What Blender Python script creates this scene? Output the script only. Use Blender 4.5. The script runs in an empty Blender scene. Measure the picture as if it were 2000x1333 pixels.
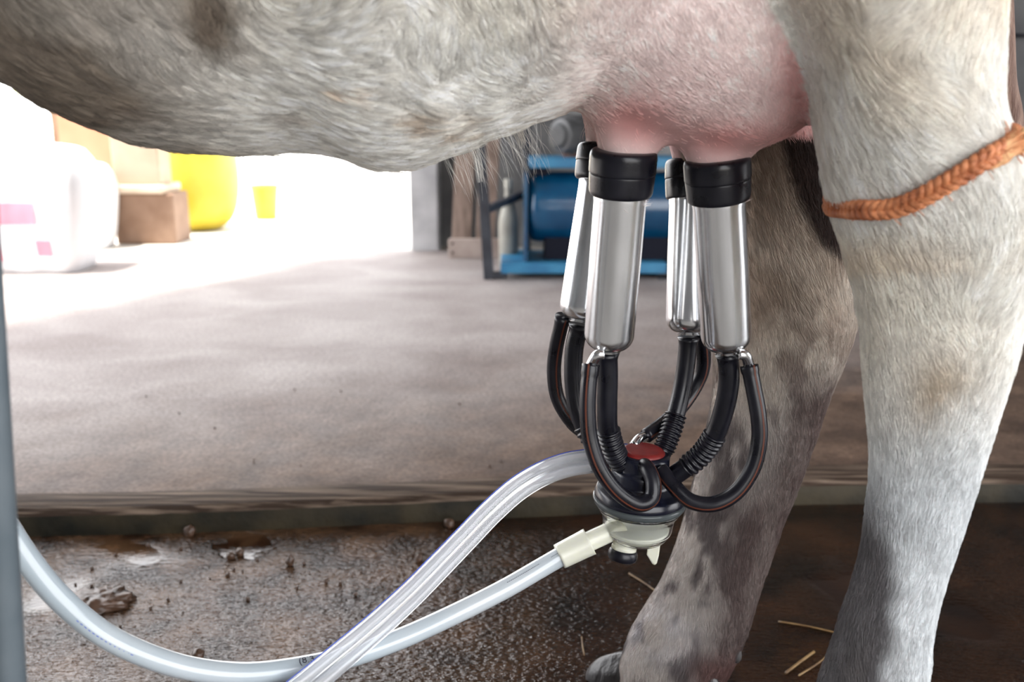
import bpy, bmesh, math, random
import numpy as np
from mathutils import Vector, Matrix, bvhtree

random.seed(7); rng = np.random.default_rng(7)
sc = bpy.context.scene
COL = sc.collection
R = math.radians

# ------------------------------------------------------------------ camera
H = 0.58; FP = 1800.0; PITCH = R(13.6)
SP, CP = math.sin(PITCH), math.cos(PITCH)
cam = bpy.data.cameras.new('camera'); cam_o = bpy.data.objects.new('camera', cam); COL.objects.link(cam_o)
cam.sensor_width = 36; cam.lens = 36*FP/2000
cam_o.location = (0, 0, H); cam_o.rotation_euler = (math.pi/2-PITCH, 0, 0)
cam.clip_start = 0.01; cam.clip_end = 200
cam.dof.use_dof = True; cam.dof.focus_distance = 0.74; cam.dof.aperture_fstop = 6.5
sc.camera = cam_o
sc.view_settings.view_transform = 'Standard'; sc.view_settings.look = 'None'
sc.view_settings.gamma = 1; sc.view_settings.use_curve_mapping = False
sc.view_settings.exposure = 0.0

# ------------------------------------------------------------------ daylight
w = bpy.data.worlds.new('daylight'); sc.world = w; w.use_nodes = True
wn = w.node_tree.nodes; wn.clear()
wo = wn.new('ShaderNodeOutputWorld'); wb = wn.new('ShaderNodeBackground')
wb.inputs[0].default_value = (0.97, 0.975, 1.0, 1); wb.inputs[1].default_value = 6.0
w.node_tree.links.new(wb.outputs[0], wo.inputs[0])
sun = bpy.data.lights.new('sun', 'SUN'); sun_o = bpy.data.objects.new('sun', sun); COL.objects.link(sun_o)
SUNV = Vector((-0.30, -0.10, 1.0)).normalized()      # towards the sun
sun_o.rotation_euler = SUNV.to_track_quat('Z', 'Y').to_euler()
sun.energy = 14.0; sun.angle = R(6); sun.color = (1.0, 0.95, 0.86)

# ------------------------------------------------------------------ helpers
def ray(u, v):
    a = (u-1000)/FP; b = -(v-666.5)/FP
    return Vector((a, CP + b*SP, -SP + b*CP))
def P(u, v, Y):
    d = ray(u, v); return Vector((0, 0, H)) + d*(Y/d.y)
def G(u, v, z=0.0):
    d = ray(u, v); return Vector((0, 0, H)) + d*((z-H)/d.z)
def mpp(u, v, Y):                                  # metres per pixel there
    d = ray(u, v); return (Y/d.y)/FP
def proj(pts):
    q = np.asarray(pts, float) - np.array([0, 0, H])
    f = q[:, 1]*CP - q[:, 2]*SP; up = q[:, 1]*SP + q[:, 2]*CP
    return 1000 + FP*q[:, 0]/f, 666.5 - FP*up/f, f

def hsh(ix, iy, iz, s):
    h = (ix*374761393 + iy*668265263 + iz*2147483647 + s*974711) & 0xffffffff
    h = ((h ^ (h >> 13))*1274126177) & 0xffffffff
    return ((h ^ (h >> 16)) & 0xffff)/65535.0
def vnoise(p, scale, seed=0):
    p = np.asarray(p, float)*scale
    i = np.floor(p).astype(np.int64); f = p-i; f = f*f*(3-2*f)
    out = 0
    for dx in (0, 1):
        for dy in (0, 1):
            for dz in (0, 1):
                wt = (f[:, 0] if dx else 1-f[:, 0])*(f[:, 1] if dy else 1-f[:, 1])*(f[:, 2] if dz else 1-f[:, 2])
                out = out + wt*hsh(i[:, 0]+dx, i[:, 1]+dy, i[:, 2]+dz, seed)
    return out
def fbm(p, scale, seed=0, o=3):
    r = 0; a = 0.5; t = 0
    for k in range(o):
        r = r + a*vnoise(p, scale*2**k, seed+k*17); t += a; a *= .5
    return r/t
def sstep(x, a, b):
    t = np.clip((x-a)/(b-a), 0, 1); return t*t*(3-2*t)

def link_mesh(name, me, mat=None, parent=None, smooth=True):
    o = bpy.data.objects.new(name, me); COL.objects.link(o)
    if mat is not None:
        for m in (mat if isinstance(mat, (list, tuple)) else [mat]): me.materials.append(m)
    if parent is not None:
        o.parent = parent; o.matrix_parent_inverse = Matrix.Translation(-parent.location)
    if smooth:
        me.polygons.foreach_set('use_smooth', [True]*len(me.polygons))
    return o
def mobj(name, verts, faces, mat=None, parent=None, smooth=True):
    me = bpy.data.meshes.new(name); me.from_pydata([tuple(v) for v in verts], [], faces); me.update()
    return link_mesh(name, me, mat, parent, smooth)
def tag(o, label=None, cat=None, group=None, kind=None):
    if label: o['label'] = label
    if cat: o['category'] = cat
    if group: o['group'] = group
    if kind: o['kind'] = kind
    return o
def empty(name, loc=(0, 0, 0), label=None, cat=None, group=None):
    o = bpy.data.objects.new(name, None); o.location = loc; o.empty_display_size = .05
    COL.objects.link(o); return tag(o, label, cat, group)

def catmull(pts, n=8):
    pts = [Vector(p) for p in pts]; out = []
    e = [pts[0]*2-pts[1]] + pts + [pts[-1]*2-pts[-2]]
    for i in range(1, len(e)-2):
        p0, p1, p2, p3 = e[i-1:i+3]
        for k in range(n):
            t = k/n
            out.append(.5*((2*p1)+(p2-p0)*t+(2*p0-5*p1+4*p2-p3)*t*t+(3*p1-p0-3*p2+p3)*t**3))
    out.append(pts[-1]); return out
def frames(path, up=None):
    T = []
    n = len(path)
    for i in range(n):
        t = path[min(i+1, n-1)]-path[max(i-1, 0)]; T.append(t.normalized())
    a = Vector(up) if up else Vector((0, -1, 0))
    N = []
    nrm = (a - T[0]*a.dot(T[0]))
    if nrm.length < 1e-4: nrm = T[0].orthogonal()
    nrm.normalize()
    for i in range(n):
        nrm = (nrm - T[i]*nrm.dot(T[i])).normalized(); N.append(nrm)
    return T, N
def tube_geo(path, rad, seg=20, cap=True, up=None):
    if not callable(rad):
        r0 = rad; rad = (lambda t: r0)
    T, N = frames(path, up); V = []; F = []; n = len(path)
    for i, p in enumerate(path):
        B = T[i].cross(N[i]); r = rad(i/(n-1))
        for k in range(seg):
            a = 2*math.pi*k/seg
            V.append(p + (N[i]*math.cos(a)+B*math.sin(a))*r)
    for i in range(n-1):
        for k in range(seg):
            k2 = (k+1) % seg
            F.append((i*seg+k, i*seg+k2, (i+1)*seg+k2, (i+1)*seg+k))
    if cap:
        F.append(tuple(reversed(range(seg)))); F.append(tuple((n-1)*seg+k for k in range(seg)))
    return V, F
def tube(name, path, rad, mat, parent=None, seg=20, cap=True, up=None):
    V, F = tube_geo(path, rad, seg, cap, up); return mobj(name, V, F, mat, parent)
def lathe_geo(prof, seg=48, M=None):
    """prof = [(r, z)...]; M = matrix"""
    V = []; F = []; n = len(prof)
    for (r, z) in prof:
        for k in range(seg):
            a = 2*math.pi*k/seg; V.append(Vector((max(r, 1e-5)*math.cos(a), max(r, 1e-5)*math.sin(a), z)))
    for i in range(n-1):
        for k in range(seg):
            k2 = (k+1) % seg; F.append((i*seg+k, i*seg+k2, (i+1)*seg+k2, (i+1)*seg+k))
    F.append(tuple(reversed(range(seg)))); F.append(tuple((n-1)*seg+k for k in range(seg)))
    if M is not None: V = [M @ v for v in V]
    return V, F
def lathe(name, prof, mat, parent=None, seg=48, M=None):
    V, F = lathe_geo(prof, seg, M); return mobj(name, V, F, mat, parent)
def axisM(p0, p1):
    """local +z runs from p0 to p1"""
    d = (Vector(p1)-Vector(p0)).normalized()
    return Matrix.Translation(Vector(p0)) @ d.to_track_quat('Z', 'Y').to_matrix().to_4x4()
def rprof(pts, n=5, r=0.002):
    """round the corners of a profile"""
    out = [pts[0]]
    for i in range(1, len(pts)-1):
        a, b, c = Vector(pts[i-1]), Vector(pts[i]), Vector(pts[i+1])
        d1 = min(r, (a-b).length*.45); d2 = min(r, (c-b).length*.45)
        p, q = b+(a-b).normalized()*d1, b+(c-b).normalized()*d2
        for k in range(n+1):
            t = k/n; out.append(tuple(p*(1-t)**2+b*2*t*(1-t)+q*t*t))
    out.append(pts[-1]); return out
def join_geo(lst):
    V = []; F = []
    for v, f in lst:
        o = len(V); V += list(v); F += [tuple(i+o for i in q) for q in f]
    return V, F
def box_geo(x0, x1, y0, y1, z0, z1):
    V = [Vector(p) for p in ((x0,y0,z0),(x1,y0,z0),(x1,y1,z0),(x0,y1,z0),(x0,y0,z1),(x1,y0,z1),(x1,y1,z1),(x0,y1,z1))]
    return V, [(0,3,2,1),(4,5,6,7),(0,1,5,4),(1,2,6,5),(2,3,7,6),(3,0,4,7)]
def beam_geo(a, b, w_, d_, up=(0, 0, 1)):
    """box beam from a to b, w_ wide sideways, d_ deep"""
    a = Vector(a); b = Vector(b); t = (b-a).normalized(); u = Vector(up); s = t.cross(u)
    if s.length < 1e-3: s = t.cross(Vector((0, 1, 0)))
    s.normalize(); n = s.cross(t)
    V = []
    for p in (a, b):
        for i, j in ((-1,-1),(1,-1),(1,1),(-1,1)): V.append(p+s*(w_/2*i)+n*(d_/2*j))
    return V, [(0,3,2,1),(4,5,6,7),(0,1,5,4),(1,2,6,5),(2,3,7,6),(3,0,4,7)]
def bevel(o, wd=.003, seg=2):
    m = o.modifiers.new('bevel', 'BEVEL'); m.width = wd; m.segments = seg; m.limit_method = 'ANGLE'; m.angle_limit = R(40)
    return o

# ------------------------------------------------------------------ materials
def mat(name, col=(.5, .5, .5), rough=.5, metal=0, **kw):
    m = bpy.data.materials.new(name); m.use_nodes = True
    b = m.node_tree.nodes['Principled BSDF']
    b.inputs['Base Color'].default_value = (*col, 1); b.inputs['Roughness'].default_value = rough
    b.inputs['Metallic'].default_value = metal
    for k, v in kw.items():
        b.inputs[k.replace('_', ' ')].default_value = v
    return m
def nodes(m): return m.node_tree.nodes, m.node_tree.links, m.node_tree.nodes['Principled BSDF']
def noisy(m, c1, c2, scale=8, detail=5, bump=.0, bscale=40, bdist=.002, stretch=None, lo=.35, hi=.65, rlo=None, rhi=None):
    n, l, b = nodes(m)
    tc = n.new('ShaderNodeTexCoord'); src = tc.outputs['Object']
    if stretch:
        mp = n.new('ShaderNodeMapping'); mp.inputs['Scale'].default_value = stretch
        l.new(src, mp.inputs[0]); src = mp.outputs[0]
    t = n.new('ShaderNodeTexNoise'); t.inputs['Scale'].default_value = scale; t.inputs['Detail'].default_value = detail
    l.new(src, t.inputs['Vector'])
    r = n.new('ShaderNodeValToRGB'); r.color_ramp.elements[0].position = lo; r.color_ramp.elements[1].position = hi
    r.color_ramp.elements[0].color = (*c1, 1); r.color_ramp.elements[1].color = (*c2, 1)
    l.new(t.outputs[0], r.inputs[0]); l.new(r.outputs[0], b.inputs['Base Color'])
    if rlo is not None:
        mr = n.new('ShaderNodeMapRange'); mr.inputs[1].default_value = lo; mr.inputs[2].default_value = hi
        mr.inputs[3].default_value = rlo; mr.inputs[4].default_value = rhi
        l.new(t.outputs[0], mr.inputs[0]); l.new(mr.outputs[0], b.inputs['Roughness'])
    if bump:
        t2 = n.new('ShaderNodeTexNoise'); t2.inputs['Scale'].default_value = bscale; t2.inputs['Detail'].default_value = 6
        l.new(src, t2.inputs['Vector'])
        bp = n.new('ShaderNodeBump'); bp.inputs['Strength'].default_value = bump; bp.inputs['Distance'].default_value = bdist
        l.new(t2.outputs[0], bp.inputs['Height']); l.new(bp.outputs[0], b.inputs['Normal'])
    return m

M_rubber = noisy(mat('black rubber', (.012, .012, .016), .28, Specular_IOR_Level=.38), (.003, .003, .006), (.008, .008, .013), 60, 4, .08, 90, .0004, rlo=.25, rhi=.38)
M_stripe = mat('orange tube stripe', (.10, .028, .014), .4)
M_steel = noisy(mat('polished steel', (.78, .79, .80), .2, 1), (.80, .81, .83), (.88, .89, .90), 14, 6, .03, 30, .0004, stretch=(1, 1, 1), rlo=.15, rhi=.26)
M_red = noisy(mat('dull red plastic', (.25, .02, .02), .45), (.13, .006, .006), (.20, .014, .012), 80, 5, .1, 120, .0004)
M_clear = mat('clear plastic', (.97, .97, .94), .05, Transmission_Weight=1.0, IOR=1.35)
M_clearhose = mat('clear pvc hose', (.95, .97, 1.0), .08, Transmission_Weight=.80, IOR=1.42)
M_milk = mat('milk', (.86, .88, .80), .35, Subsurface_Weight=.3, Subsurface_Radius=(.01, .01, .008))
M_milkhose = noisy(mat('milky hose', (.80, .84, .86), .16, Coat_Weight=.6, Coat_Roughness=.08), (.37, .43, .47), (.45, .49, .52), 12, 3)
M_spout = mat('cloudy plastic spout', (.80, .80, .68), .25, Transmission_Weight=.25, Subsurface_Weight=.3, Subsurface_Radius=(.01, .01, .006))
M_cover = mat('dark blue black plastic', (.005, .006, .014), .25)
M_ring = mat('smoked rim plastic', (.10, .115, .12), .12, Transmission_Weight=.4, IOR=1.35)
M_blueprint = mat('blue print', (.02, .06, .45), .5)
M_ink = mat('black ink', (.02, .02, .04), .6)

# ================================================================== THE SETTING
FZ = 0.04
def floor_mat():
    m = mat('worn cement floor', rough=.8); n, l, b = nodes(m)
    tc = n.new('ShaderNodeTexCoord')
    def noise(sc_, det, vec=None, dist=0):
        t = n.new('ShaderNodeTexNoise'); t.inputs['Scale'].default_value = sc_; t.inputs['Detail'].default_value = det
        t.inputs['Distortion'].default_value = dist
        l.new(vec or tc.outputs['Object'], t.inputs['Vector']); return t
    mp = n.new('ShaderNodeMapping'); mp.inputs['Scale'].default_value = (1, 1.3, 1); l.new(tc.outputs['Object'], mp.inputs[0])
    a = noise(3.2, 8, mp.outputs[0], .4)
    r = n.new('ShaderNodeValToRGB'); e = r.color_ramp.elements
    e[0].position = .3; e[0].color = (.25, .21, .20, 1); e[1].position = .72; e[1].color = (.40, .36, .345, 1)
    l.new(a.outputs[0], r.inputs[0])
    # mud trodden along the step, ragged border; spread rightwards to paint in dimmer light
    sx = n.new('ShaderNodeSeparateXYZ'); l.new(tc.outputs['Object'], sx.inputs[0])
    a2 = noise(7, 6)
    ad = n.new('ShaderNodeMath'); ad.operation = 'MULTIPLY_ADD'; ad.inputs[1].default_value = .5; l.new(a2.outputs[0], ad.inputs[0]); l.new(sx.outputs[1], ad.inputs[2])
    ax_ = n.new('ShaderNodeMath'); ax_.operation = 'MULTIPLY_ADD'; ax_.inputs[1].default_value = -.55; l.new(sx.outputs[0], ax_.inputs[0]); l.new(ad.outputs[0], ax_.inputs[2]); ad = ax_
    mr = n.new('ShaderNodeMapRange'); mr.inputs[1].default_value = 1.62; mr.inputs[2].default_value = 2.5
    mr.inputs[3].default_value = .95; mr.inputs[4].default_value = 0; l.new(ad.outputs[0], mr.inputs[0])
    mx = n.new('ShaderNodeMix'); mx.data_type = 'RGBA'; l.new(mr.outputs[0], mx.inputs[0]); l.new(r.outputs[0], mx.inputs[6])
    a3 = noise(16, 8)
    r3 = n.new('ShaderNodeValToRGB'); e = r3.color_ramp.elements
    e[0].position = .35; e[0].color = (.050, .027, .015, 1); e[1].position = .7; e[1].color = (.135, .083, .054, 1)
    l.new(a3.outputs[0], r3.inputs[0]); l.new(r3.outputs[0], mx.inputs[7])
    sp_ = noise(150, 6); sr = n.new('ShaderNodeMapRange'); sr.inputs[1].default_value = .35; sr.inputs[2].default_value = .65; sr.inputs[3].default_value = .72; sr.inputs[4].default_value = 1.22
    l.new(sp_.outputs[0], sr.inputs[0]); sm_ = n.new('ShaderNodeVectorMath'); sm_.operation = 'SCALE'; l.new(mx.outputs[2], sm_.inputs[0]); l.new(sr.outputs[0], sm_.inputs['Scale'])
    l.new(sm_.outputs[0], b.inputs['Base Color'])
    a4 = noise(28, 8); bp = n.new('ShaderNodeBump'); bp.inputs['Strength'].default_value = .55; bp.inputs['Distance'].default_value = .006
    l.new(a4.outputs[0], bp.inputs['Height'])
    a5 = noise(220, 4); bp2 = n.new('ShaderNodeBump'); bp2.inputs['Strength'].default_value = .35; bp2.inputs['Distance'].default_value = .0015
    l.new(a5.outputs[0], bp2.inputs['Height']); l.new(bp.outputs[0], bp2.inputs['Normal']); l.new(bp2.outputs[0], b.inputs['Normal'])
    b.inputs['Roughness'].default_value = .75; b.inputs['Specular IOR Level'].default_value = .3
    return m
M_floor = floor_mat()

def wet_mat():
    m = mat('wet brown concrete', rough=.3); n, l, b = nodes(m)
    tc = n.new('ShaderNodeTexCoord')
    def noise(s, d, vec=None, dist=0):
        t = n.new('ShaderNodeTexNoise'); t.inputs['Scale'].default_value = s; t.inputs['Detail'].default_value = d
        t.inputs['Distortion'].default_value = dist
        l.new(vec or tc.outputs['Object'], t.inputs['Vector']); return t
    a = noise(9, 8, None, .6)
    r = n.new('ShaderNodeValToRGB'); e = r.color_ramp.elements
    e[0].position = .35; e[0].color = (.005, .002, .001, 1); e[1].position = .7; e[1].color = (.030, .012, .005, 1)
    l.new(a.outputs[0], r.inputs[0])
    # thin tan mud film at left; the darker right side paints in shade, ragged edge
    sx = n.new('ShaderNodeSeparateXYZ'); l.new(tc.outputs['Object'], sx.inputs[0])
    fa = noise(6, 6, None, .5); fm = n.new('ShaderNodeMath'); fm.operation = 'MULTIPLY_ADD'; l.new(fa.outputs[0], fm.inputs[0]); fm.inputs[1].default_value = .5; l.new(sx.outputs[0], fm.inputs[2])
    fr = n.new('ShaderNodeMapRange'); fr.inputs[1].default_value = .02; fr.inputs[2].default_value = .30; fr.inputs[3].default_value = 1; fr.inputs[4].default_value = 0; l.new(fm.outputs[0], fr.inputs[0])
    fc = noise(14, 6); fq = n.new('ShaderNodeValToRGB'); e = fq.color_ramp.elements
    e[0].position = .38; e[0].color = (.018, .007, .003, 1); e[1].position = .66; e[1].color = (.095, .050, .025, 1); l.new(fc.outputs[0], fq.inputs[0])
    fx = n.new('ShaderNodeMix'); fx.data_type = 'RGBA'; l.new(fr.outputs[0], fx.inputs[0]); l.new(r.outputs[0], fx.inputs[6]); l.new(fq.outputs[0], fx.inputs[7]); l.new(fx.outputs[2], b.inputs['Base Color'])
    # puddles: still water where the slow noise is high
    pu = noise(3.1, 3, None, .3)
    mk = n.new('ShaderNodeMapRange'); mk.inputs[1].default_value = .60; mk.inputs[2].default_value = .66
    mk.inputs[3].default_value = 1.0; mk.inputs[4].default_value = 0.08; 
    pc = G(490, 1062); vd_ = n.new('ShaderNodeVectorMath'); vd_.operation = 'DISTANCE'; l.new(tc.outputs['Object'], vd_.inputs[0]); vd_.inputs[1].default_value = (pc.x, pc.y, 0)
    nn_ = noise(22, 4, None, .5); md = n.new('ShaderNodeMath'); md.operation = 'MULTIPLY_ADD'; l.new(nn_.outputs[0], md.inputs[0]); md.inputs[1].default_value = .10; l.new(vd_.outputs['Value'], md.inputs[2])
    mq = n.new('ShaderNodeMapRange'); mq.inputs[1].default_value = .085; mq.inputs[2].default_value = .135; mq.inputs[3].default_value = .75; mq.inputs[4].default_value = 0; l.new(md.outputs[0], mq.inputs[0])
    mm2 = n.new('ShaderNodeMath'); mm2.operation = 'MAXIMUM'; l.new(mq.outputs[0], mm2.inputs[0]); l.new(pu.outputs[0], mm2.inputs[1]); l.new(mm2.outputs[0], mk.inputs[0])
    # brushed grooves running away to the lower left
    mp = n.new('ShaderNodeMapping'); mp.inputs['Rotation'].default_value = (0, 0, R(28)); mp.inputs['Scale'].default_value = (1.0, 7.0, 1)
    l.new(tc.outputs['Object'], mp.inputs[0])
    g = noise(20, 5, mp.outputs[0], .5)
    mp3 = n.new('ShaderNodeMapping'); mp3.inputs['Scale'].default_value = (.55, 1, 1); l.new(tc.outputs['Object'], mp3.inputs[0])
    gr = noise(210, 3, mp3.outputs[0])
    vo = n.new('ShaderNodeTexVoronoi'); vo.inputs['Scale'].default_value = 70; l.new(tc.outputs['Object'], vo.inputs['Vector'])
    ad = n.new('ShaderNodeMath'); ad.operation = 'MULTIPLY_ADD'; ad.inputs[1].default_value = 1.5; l.new(gr.outputs[0], ad.inputs[0]); l.new(g.outputs[0], ad.inputs[2])
    ad2 = n.new('ShaderNodeMath'); ad2.operation = 'MULTIPLY_ADD'; ad2.inputs[1].default_value = -.25; l.new(vo.outputs[0], ad2.inputs[0]); l.new(ad.outputs[0], ad2.inputs[2])
    ml = n.new('ShaderNodeMath'); ml.operation = 'MULTIPLY'; l.new(ad2.outputs[0], ml.inputs[0]); l.new(mk.outputs[0], ml.inputs[1])
    bp = n.new('ShaderNodeBump'); bp.inputs['Strength'].default_value = 1.0; bp.inputs['Distance'].default_value = .0024
    l.new(ml.outputs[0], bp.inputs['Height']); l.new(bp.outputs[0], b.inputs['Normal'])
    mr = n.new('ShaderNodeMapRange'); mr.inputs[1].default_value = .35; mr.inputs[2].default_value = .7; mr.inputs[3].default_value = .04; mr.inputs[4].default_value = .07
    l.new(gr.outputs[0], mr.inputs[0]); l.new(mr.outputs[0], b.inputs['Roughness'])
    b.inputs['Specular IOR Level'].default_value = .5
    return m
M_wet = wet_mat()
M_stepface = noisy(mat('mossy step side', rough=.6, Specular_IOR_Level=.2), (.006, .006, .004), (.035, .027, .014), 11, 6, .5, 60, .004)
M_lip = noisy(mat('worn step lip', rough=.75, Specular_IOR_Level=.15), (.035, .022, .015), (.24, .18, .135), 7, 9, .9, 14, .004, stretch=(1, 22, 22), lo=.44, hi=.78)
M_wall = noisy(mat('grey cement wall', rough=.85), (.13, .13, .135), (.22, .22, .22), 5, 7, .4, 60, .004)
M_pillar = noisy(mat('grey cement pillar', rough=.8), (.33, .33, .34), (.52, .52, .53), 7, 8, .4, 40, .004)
M_roof = noisy(mat('dull roof sheet', rough=.7), (.10, .10, .10), (.16, .155, .15), 3)
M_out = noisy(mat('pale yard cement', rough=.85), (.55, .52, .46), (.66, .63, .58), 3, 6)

edge_px = [(-500, 1062), (0, 1050), (300, 1044), (550, 1034), (800, 1022), (1150, 1006), (1540, 988), (2000, 982), (2500, 984)]
edge = [G(u, v, 0) for u, v in edge_px]
edge = catmull(edge, 8)
edge = [Vector((-6, edge[0].y, 0))] + edge + [Vector((6, edge[-1].y, 0))]
pil = G(803, 490, FZ)                      # the pillar's near foot
YB = pil.y + .30                            # shed's rear line
# wet gutter floor
V = [Vector((-6, .30, 0)), Vector((6, .30, 0)), Vector((6, 1.9, 0)), Vector((-6, 1.9, 0))]
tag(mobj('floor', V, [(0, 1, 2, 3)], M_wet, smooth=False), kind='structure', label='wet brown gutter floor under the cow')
# raised floor slab
V = []; F = []
n = len(edge)
lipd = .05
def wob(i, s): return (hsh(np.int64(i), np.int64(3), np.int64(5), s)-.5)
for i, p in enumerate(edge):
    j = wob(i, 1)*.002; k = wob(i, 2)*.004
    V += [Vector((p.x, p.y+j, 0)), Vector((p.x, p.y+.002+j, FZ-.010+k*.4)), Vector((p.x, p.y+.010+k, FZ-.001)),
          Vector((p.x, p.y+lipd+k, FZ+.001)), Vector((p.x, p.y+lipd+.015+k, FZ-.001)), Vector((p.x, pil.y+.02, FZ))]
for i in range(n-1):
    for q in range(5):
        a = i*6+q; F.append((a, a+6, a+7, a+1))
o = mobj('floor', V, F, [M_floor, M_stepface, M_lip])
tag(o, kind='structure', label='raised cement floor with a worn wooden looking front lip')
for k, f in enumerate(o.data.polygons):
    q = k % 5; f.material_index = 1 if q == 0 else (2 if q in (1, 2, 3) else 0); f.use_smooth = q < 4
M_bounce = noisy(mat('added pale bounce floor', rough=.85), (.20, .19, .175), (.28, .265, .25), 4, 6)
tag(mobj('floor', *box_geo(-6, 6, -6, .30, -.1, .03), M_bounce, smooth=False), kind='structure', label='unseen pale floor added on the near side of the gutter to bounce light')  # added out of view: brightens the cups and bounces light onto the belly
# yard outside
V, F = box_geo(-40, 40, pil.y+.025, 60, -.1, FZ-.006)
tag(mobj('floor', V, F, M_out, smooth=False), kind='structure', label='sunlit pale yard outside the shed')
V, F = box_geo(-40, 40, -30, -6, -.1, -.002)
tag(mobj('floor', V, F, M_out, smooth=False), kind='structure', label='unseen yard ground added on the near side of the shed to bounce light')  # ground added behind the camera to throw sunlight up at the cow
# pillar and walls
pw = mpp(803, 490, pil.y)
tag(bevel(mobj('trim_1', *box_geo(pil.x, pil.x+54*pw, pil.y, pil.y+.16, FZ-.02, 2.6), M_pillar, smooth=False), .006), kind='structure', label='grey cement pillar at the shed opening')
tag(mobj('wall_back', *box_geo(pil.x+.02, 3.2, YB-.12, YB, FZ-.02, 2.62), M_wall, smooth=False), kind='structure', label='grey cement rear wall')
tag(mobj('wall_right', *box_geo(2.6, 2.75, 1.0, YB, -.02, 2.62), M_wall, smooth=False), kind='structure', label='grey cement side wall')
tag(mobj('added_wall_left', *box_geo(-2.75, -2.6, -1.75, .6, -.02, 2.62), M_wall, smooth=False), kind='structure', label='unseen grey wall added on the left near side to block light')  # added out of view to keep side light off the cluster
tag(mobj('added_wall_front', *box_geo(-2.6, .05, -1.75, -1.6, -.02, 2.62), M_wall, smooth=False), kind='structure', label='unseen grey wall added on the near side to block light')  # added behind the camera so light enters only from the right
# roof, its left edge throws the shade line on the floor
rz = 2.6
sh = Vector((SUNV.x, SUNV.y, 0))*((rz-FZ)/SUNV.z)
A = G(-60, 640, FZ)+sh; B = G(640, 497, FZ)+sh
dAB = (B-A)
A2 = A - dAB*1.2; B2 = B + dAB*.25
V = []
for z in (rz, rz+.05):
    V += [Vector((A2.x, A2.y, z)), Vector((-2.8, .6, z)), Vector((-2.8, -1.8, z)), Vector((4, -1.8, z)), Vector((4, YB+.5, z)), Vector((max(B2.x, -.9), YB+.5, z)), Vector((B2.x, B2.y, z))]
F = [(6,5,4,3,2,1,0), tuple(range(7,14))] + [(i, (i+1) % 7, (i+1) % 7+7, i+7) for i in range(7)]
tag(mobj('ceiling', V, F, M_roof, smooth=False), kind='structure', label='grey sheet roof of the milking shed')

# ================================================================== THE COW
def interp(tab, v):
    tab = sorted(tab); xs = [t[0] for t in tab]
    return [float(np.interp(v, xs, [t[k] for t in tab])) for k in range(1, len(tab[0]))]
def loft(sections, seg=40, sub=5):
    """sections: (center, rx, ry) ellipses in XY"""
    C = catmull([s[0] for s in sections], sub)
    Rr = catmull([Vector((s[1], s[2], math.cos(math.atan2(s[0].x, s[0].y)))) for s in sections], sub)
    V = []; F = []
    for c, r in zip(C, Rr):
        for k in range(seg):
            a = 2*math.pi*k/seg; vx = Vector((c.y, -c.x, 0)).normalized(); vy = Vector((c.x, c.y, 0)).normalized()   # limb's depth axis toes outwards
            V.append(c + vx*(math.cos(a)*r.x*r.z) + vy*(math.sin(a)*r.y))
    n = len(C)
    for i in range(n-1):
        for k in range(seg):
            k2 = (k+1) % seg; F.append((i*seg+k, (i+1)*seg+k, (i+1)*seg+k2, i*seg+k2))
    F.append(tuple(range(seg))); F.append(tuple(reversed([(n-1)*seg+k for k in range(seg)])))
    return V, F
def leg(rows):
    S = []
    for (v, L, Rr, Y, ry) in rows:
        m = mpp((L+Rr)/2, v, Y); S.append((P((L+Rr)/2, v, Y), (Rr-L)/2*m+.0016, ry))
    return loft(S)
near_leg = [(-900, 1250, 2250, .66, .16), (-550, 1300, 2150, .63, .15), (-250, 1410, 2010, .60, .125), (-100, 1462, 1960, .59, .112), (0, 1498, 1946, .585, .100), (100, 1552, 1944, .58, .090), (190, 1580, 1948, .575, .082),
    (262, 1588, 1975, .572, .074), (330, 1600, 2012, .57, .066), (400, 1616, 2030, .57, .058), (470, 1634, 2038, .57, .052), (540, 1654, 2028, .57, .049), (610, 1672, 2006, .57, .046), (690, 1684, 1984, .57, .042),
    (770, 1692, 1956, .57, .038), (850, 1699, 1930, .57, .034), (930, 1700, 1904, .57, .031), (1000, 1695, 1886, .57, .029), (1090, 1680, 1862, .57, .028), (1180, 1657, 1834, .57, .028), (1260, 1628, 1816, .57, .029), (1340, 1598, 1804, .57, .032), (1430, 1572, 1806, .57, .036), (1520, 1560, 1790, .565, .036), (1610, 1530, 1730, .56, .032), (1660, 1510, 1710, .56, .030)]
far_leg = [(-450, 1250, 1950, .78, .15), (-150, 1330, 1830, .79, .13), (50, 1370, 1740, .80, .11), (200, 1395, 1690, .80, .095), (300, 1405, 1672, .80, .080), (380, 1412, 1668, .80, .07), (460, 1415, 1675, .80, .062), (540, 1408, 1680, .80, .056), (620, 1400, 1674, .80, .052), (690, 1393, 1652, .80, .047),
    (760, 1391, 1622, .80, .042), (840, 1380, 1594, .80, .038), (920, 1362, 1566, .80, .035), (1000, 1342, 1535, .798, .034), (1080, 1316, 1504, .795, .034), (1150, 1286, 1480, .79, .035), (1210, 1252, 1462, .785, .037), (1255, 1228, 1444, .78, .040), (1300, 1214, 1425, .78, .040), (1340, 1214, 1395, .78, .036), (1390, 1205, 1350, .785, .033)]
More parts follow.
